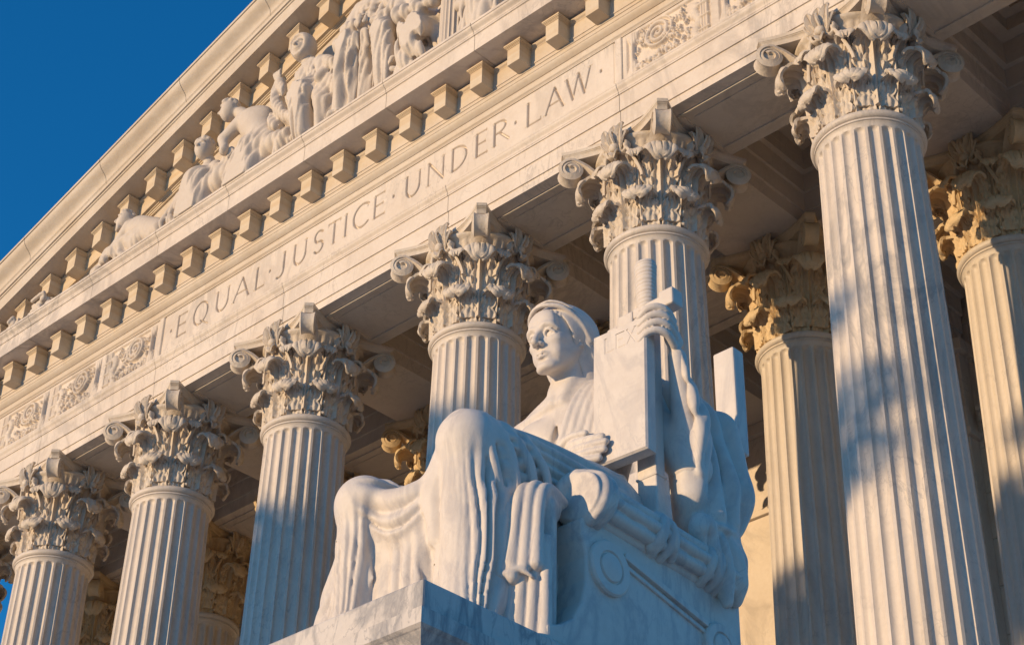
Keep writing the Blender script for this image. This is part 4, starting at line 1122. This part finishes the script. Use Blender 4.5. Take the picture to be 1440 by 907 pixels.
# ---- tablet with its incised letters
def tablet_part():
    tb = MB(); W2, H2, T = .235, .545, .10; ch = .012
    def lp(e, y): return [(-W2+e, y, -H2+e), (W2-e, y, -H2+e), (W2-e, y, H2-e), (-W2+e, y, H2-e)]
    tb.loops([lp(.06, -.004), lp(ch, -.004), lp(0, ch), lp(0, T), lp(.02, T+.012)], False, True)
    o = tb.build('tablet', M_STA, statue)
    nx, nz = 160, 360; X, Z = np.meshgrid(np.linspace(-W2+.06, W2-.06, nx), np.linspace(-H2+.06, H2-.06, nz)); H = np.zeros_like(X)
    for ch_, a in (('L', -.13), ('E', -.03), ('X', .07)):
        for pts, hw in glyph(ch_, 0, .34):
            for p, q in zip(pts[:-1], pts[1:]):
                k = .24; d = seg_d(X, Z, (a+p[0]*k, .36+p[1]*k), (a+q[0]*k, .36+q[1]*k)); H = np.maximum(H, np.clip((hw*k-d)*2.2, 0, .005))
    rs = np.random.RandomState(3)
    V = np.stack([X, -.004+H, Z], -1).reshape(-1, 3); i = np.arange(nz-1)[:, None]*nx+np.arange(nx-1)[None, :]
    F = np.stack([i, i+1, i+nx+1, i+nx], -1).reshape(-1, 4)
    f = np_mesh('tablet_inscription', V, F, M_STA, o, True)
    o.location = (.622, -.052, 2.29); o.rotation_euler = (R(-1), 0, R(3))
tablet_part()

# ---- sword
sw = MB(); sw.box(-.085, .085, -.05, .05, 1.02, 3.0)
for z in (1.66,): sw.box(-.095, .095, -.06, .06, z-.012, z+.012)
swo = sw.build('sword', M_STA, statue, bevel=.012)
swo.location = (.69, .19, 0)
hm = MB(); n = 28; aa = np.arange(n)/n*2*np.pi; rows = []
for i in range(97):
    t_ = i/96; z = 3.03+.42*t_; r = .062+.020*t_+.010*abs(math.sin(math.pi*(t_*13)))**.7*(1 if t_ < .98 else 0)
    rows.append(np.stack([r*np.cos(aa), r*np.sin(aa)*.85, z+.006*np.cos(aa+.6)], -1))
for z, r in ((3.455, .086), (3.475, .080), (3.48, .06), (3.481, .001)): rows.append(np.stack([r*np.cos(aa), r*np.sin(aa)*.85, np.full(n, z)], -1))
hm.loops(rows); hm.build('hilt', M_STA, swo, smooth=True, angle=50)
gm = MB(); gm.box(-.09, .26, -.052, .052, 3.0, 3.085); gm.box(.16, .29, -.062, .062, 2.975, 3.115)
gm.box(-.24, -.09, -.056, .056, 2.88, 3.075); gm.box(-.34, -.24, -.050, .050, 2.86, 3.015)
gm.box(-.27, -.225, -.045, .045, 3.0, 3.03)
gm.build('guard', M_STA, swo, bevel=.014)

# ---- throne
def extrude(mb, pts, x0, x1, cap=True):
    mb.loops([[(x0, y, z) for y, z in pts], [(x1, y, z) for y, z in pts]], cap, cap)
side = [(-1.05, -.0), (.86, 0), (.86, .95), (-.66, .98), (-.74, .93), (-.735, .80), (-.70, .68), (-.70, .52), (-.74, .36), (-.82, .22), (-.93, .14), (-1.05, .10)]
t1 = MB()
for x0, x1 in ((-.88, -.60), (.60, .88)): extrude(t1, side[::-1], x0, x1)
t1.box(-.60, .60, -.70, .86, 0, .93); t1.box(-.60, -.25, .85, 1.9, 0, .928)
thr = t1.build('throne', M_STA, statue, bevel=.018)
def disc(mb, y, z, r, x0, x1, n=40, ring=None):
    L_ = []
    prof = [(r, x0), (r, x1-.012), (r-.012, x1)] + ([(r*.62, x1), (r*.58, x1-.012), (r*.54, x1-.012), (r*.5, x1+.004), (r*.28, x1+.014), (.005, x1+.018)] if ring else [(.005, x1)])
    for rr, x in prof: L_.append([(x, y+rr*math.cos(a), z+rr*math.sin(a)) for a in np.arange(n)/n*2*np.pi])
    mb.loops(L_, False, True)
for args in ((-.50, .66, .185, .86, .915), (.60, .50, .17, .86, .92)):
    d = MB(); disc(d, *args, ring=True); d.build('arm_scroll', M_STA, thr, smooth=True, angle=30)
d = MB()
def bar(p, q, w, x0, x1):
    (y0, z0), (y1, z1) = p, q; L_ = math.hypot(y1-y0, z1-z0); ny, nz = -(z1-z0)/L_*w, (y1-y0)/L_*w
    d.add([(x0, y0-ny, z0-nz), (x0, y1-ny, z1-nz), (x0, y1+ny, z1+nz), (x0, y0+ny, z0+nz), (x1, y0-ny, z0-nz), (x1, y1-ny, z1-nz), (x1, y1+ny, z1+nz), (x1, y0+ny, z0+nz)],
          [(0, 1, 2, 3), (4, 7, 6, 5), (0, 4, 5, 1), (1, 5, 6, 2), (2, 6, 7, 3), (3, 7, 4, 0)])
bar((-.36, .80), (.47, .62), .022, .87, .912); bar((-.36, .74), (.47, .56), .014, .87, .898)
d.build('side_moulding', M_STA, thr, bevel=.006)
bk = MB(); bk.box(.11, .315, 1.74, 1.88, 2.72, 3.69); o = bk.build('throne_back', M_STA, thr, bevel=.015)
bk = MB(); bk.box(-.60, -.25, 1.5, 1.9, .929, 2.75); bk.box(-.45, .28, 1.76, 1.87, 2.60, 2.95); bk.build('back_panel', M_STA, thr, bevel=.015)
# ---- bundle of rods on the near arm
S = Sculpt((.5, -1.0, .80), (1.12, .95, 1.42), .0095)
ax = (.84, 1.10)
for k in range(9):
    a = R(40*k); S.cone((ax[0]+.122*math.cos(a), -.72, ax[1]+.122*math.sin(a)), (ax[0]+.122*math.cos(a), .78, ax[1]-.07+.122*math.sin(a)), .044, .044, .003)
S.cone((ax[0], -.70, ax[1]), (ax[0], .76, ax[1]-.07), .112, .112, .004)
S.box((.84, -.87, 1.1), (.3, .15, .3), .005, .006, sub=True)
rods = S.mesh('rod_bundle', M_STA, statue, 1)
for ys, cross in (((-.06, .03), True), ((.44, .53, .60), False)):
    S = Sculpt((.55, -.4 if cross else .3, .82), (1.1, .35 if cross else .75, 1.40), .0105)
    for y in ys:
        z = 1.10-.07*(y+.72)/1.5; S.tube([(.84+.148*math.cos(R(a)), y+.03*math.sin(R(a)), z+.148*math.sin(R(a))) for a in range(0, 361, 30)], .036, .010)
    for k in range(2 if cross else 0):
        S.tube([(.84+.152*math.cos(R(a)), -.02+(1-2*k)*.16*(a-60)/180, 1.075+.152*math.sin(R(a))) for a in range(-60, 181, 24)], .034, .010)
    S.mesh('strap', M_STA, rods, 1)
S = Sculpt((.5, -1.1, .8), (1.16, -.3, 1.4), .0105)
S.cone((.84, -.70, 1.10), (.84, -.66, 1.097), .172, .172, .01)
S.box((.84, -.95, 1.1), (.3, .22, .3), .004, .006, sub=True)
for dy, rr_, q in ((-.655, .170, .042), (-.585, .170, .038)):
    S.tube([(.84+rr_*math.cos(R(a)), dy+.02*math.sin(R(a)), 1.095+rr_*math.sin(R(a))) for a in range(0, 361, 20)], q, .015)
S.tube([(.70, -.70, 1.0), (.655, -.72, 1.10), (.70, -.71, 1.21), (.79, -.68, 1.27), (.88, -.63, 1.27)], [.03, .055, .06, .055, .03], .03)
S.mesh('rolled_cloth', M_STA, rods, 1)
# low block under the feet and seat
b = MB(); b.box(-.80, .83, -1.9, 1.3, -.03, .05); b.build('statue_base', M_STA, statue, bevel=.012)

# ------------------------------------------------------------------ pedestal
ped = empty('pedestal', (27.4, -9, 0))
tag(ped, 'massive stone block with stepped top edge carrying the seated statue', 'pedestal')
def pblock(name, h, z0, z1, y0, bev=.015):
    q = MB(); q.box(-h, h, y0, 7.0, z0, z1); return q.build(name, M_PED, ped, bevel=bev)
YP = -3.33
pblock('top_slab', .95, 5.925, 6.12, YP)
q = MB()
prof = [(-.1, 5.924), (.045, 5.924), (.045, 5.83), (.025, 5.815)]+[(.015-.09*math.sin(t*1.57), 5.81-.14*t) for t in np.linspace(0, 1, 6)]+[(-.09, 5.66), (-.09, 5.56), (-.16, 5.52)]
rows = []
for o, z in prof: rows.append([(-.95-o, 7.0, z), (-.95-o, YP-o, z), (.95+o, YP-o, z), (.95+o, 7.0, z)])
q.grid(rows); q.build('top_moulding', M_PED, ped)
pblock('die', .80, .3, 5.48, YP+.16); pblock('plinth', 1.05, .004, .3, YP-.1)
# ------------------------------------------------------------------ trees on the plaza opposite, whose shade falls on the columns
M_LEAF = bpy.data.materials.new('foliage'); M_LEAF.use_nodes = True
b_ = M_LEAF.node_tree.nodes['Principled BSDF']; b_.inputs['Base Color'].default_value = (.055, .09, .03, 1); b_.inputs['Roughness'].default_value = .7
M_BARK = marble('bark', (.11, .085, .065), (.05, .04, .03), (.06, .05, .04), 2, .5, .5, .9, .8)
def tree(x, y, zc, rx, rz, n, label, seed, extra=()):
    rs = np.random.RandomState(seed); root = empty('tree', (x, y, 0)); tag(root, label, 'tree', 'trees on the plaza')
    q = MB()
    def limb(p, r):
        p = [np.array(a, float) for a in p]
        q.loops([[tuple(c+rr*np.array([math.cos(a), math.sin(a), 0])) for a in np.arange(8)/8*2*np.pi] for c, rr in zip(p, r)], False, True)
    limb([(0, 0, 0), (.1, 0, zc*.4), (0, .1, zc*.75), (0, 0, zc+rz*.5)], [.5*rx/5+.1, .38*rx/5+.07, .28*rx/5+.05, .05])
    blobs = []
    for k in range(16):
        v = rs.randn(3); v /= np.linalg.norm(v); f = .45+.5*rs.rand()
        c = np.array([v[0]*rx*f, v[1]*rx*f, zc+v[2]*rz*f]); blobs.append((c, .34*rx+.1*rx*rs.rand()))
        limb([(0, 0, zc-rz*.55), tuple(np.array([c[0]*.5, c[1]*.5, (zc-rz*.5+c[2])/2])), tuple(c)], [.14*rx/5+.03, .09*rx/5+.02, .03])
    for c, r in extra: blobs.append((np.array(c), r)); limb([(0, 0, zc-rz*.3), tuple(np.array(c)*np.array([.5, .5, .95])), tuple(c)], [.15, .1, .03])
    q.build('trunk', M_BARK, root, smooth=True, angle=40)
    w = np.array([r**2 for c, r in blobs]); w /= w.sum(); V = []
    idx = rs.choice(len(blobs), n, p=w)
    for i in idx:
        c, r = blobs[i]; v = rs.randn(3); v /= np.linalg.norm(v); p = c+v*r*rs.rand()**.4*np.array([1, 1, .8])
        a = rs.randn(3); a /= np.linalg.norm(a); b = np.cross(a, rs.randn(3)); b /= np.linalg.norm(b); s = .16+.16*rs.rand()
        V += [p-a*s, p+b*s*.55, p+a*s, p-b*s*.55]
    np_mesh('crown', np.array(V), np.arange(len(V)).reshape(-1, 4), M_LEAF, root, False)
tree(-.3, -43.5, 15.6, 5.2, 7.0, 17000, 'broad leafy tree on the plaza whose shade falls on the middle columns', 4, [((5.4, 0, 18.4), 1.6), ((5.4, 0, 15.8), 1.8), ((5.2, .3, 12.5), 2.2)])
tree(9.1, -43.5, 18.7, 1.8, 2.3, 750, 'slim young tree whose small crown shades the nearest column and the one behind it', 9)
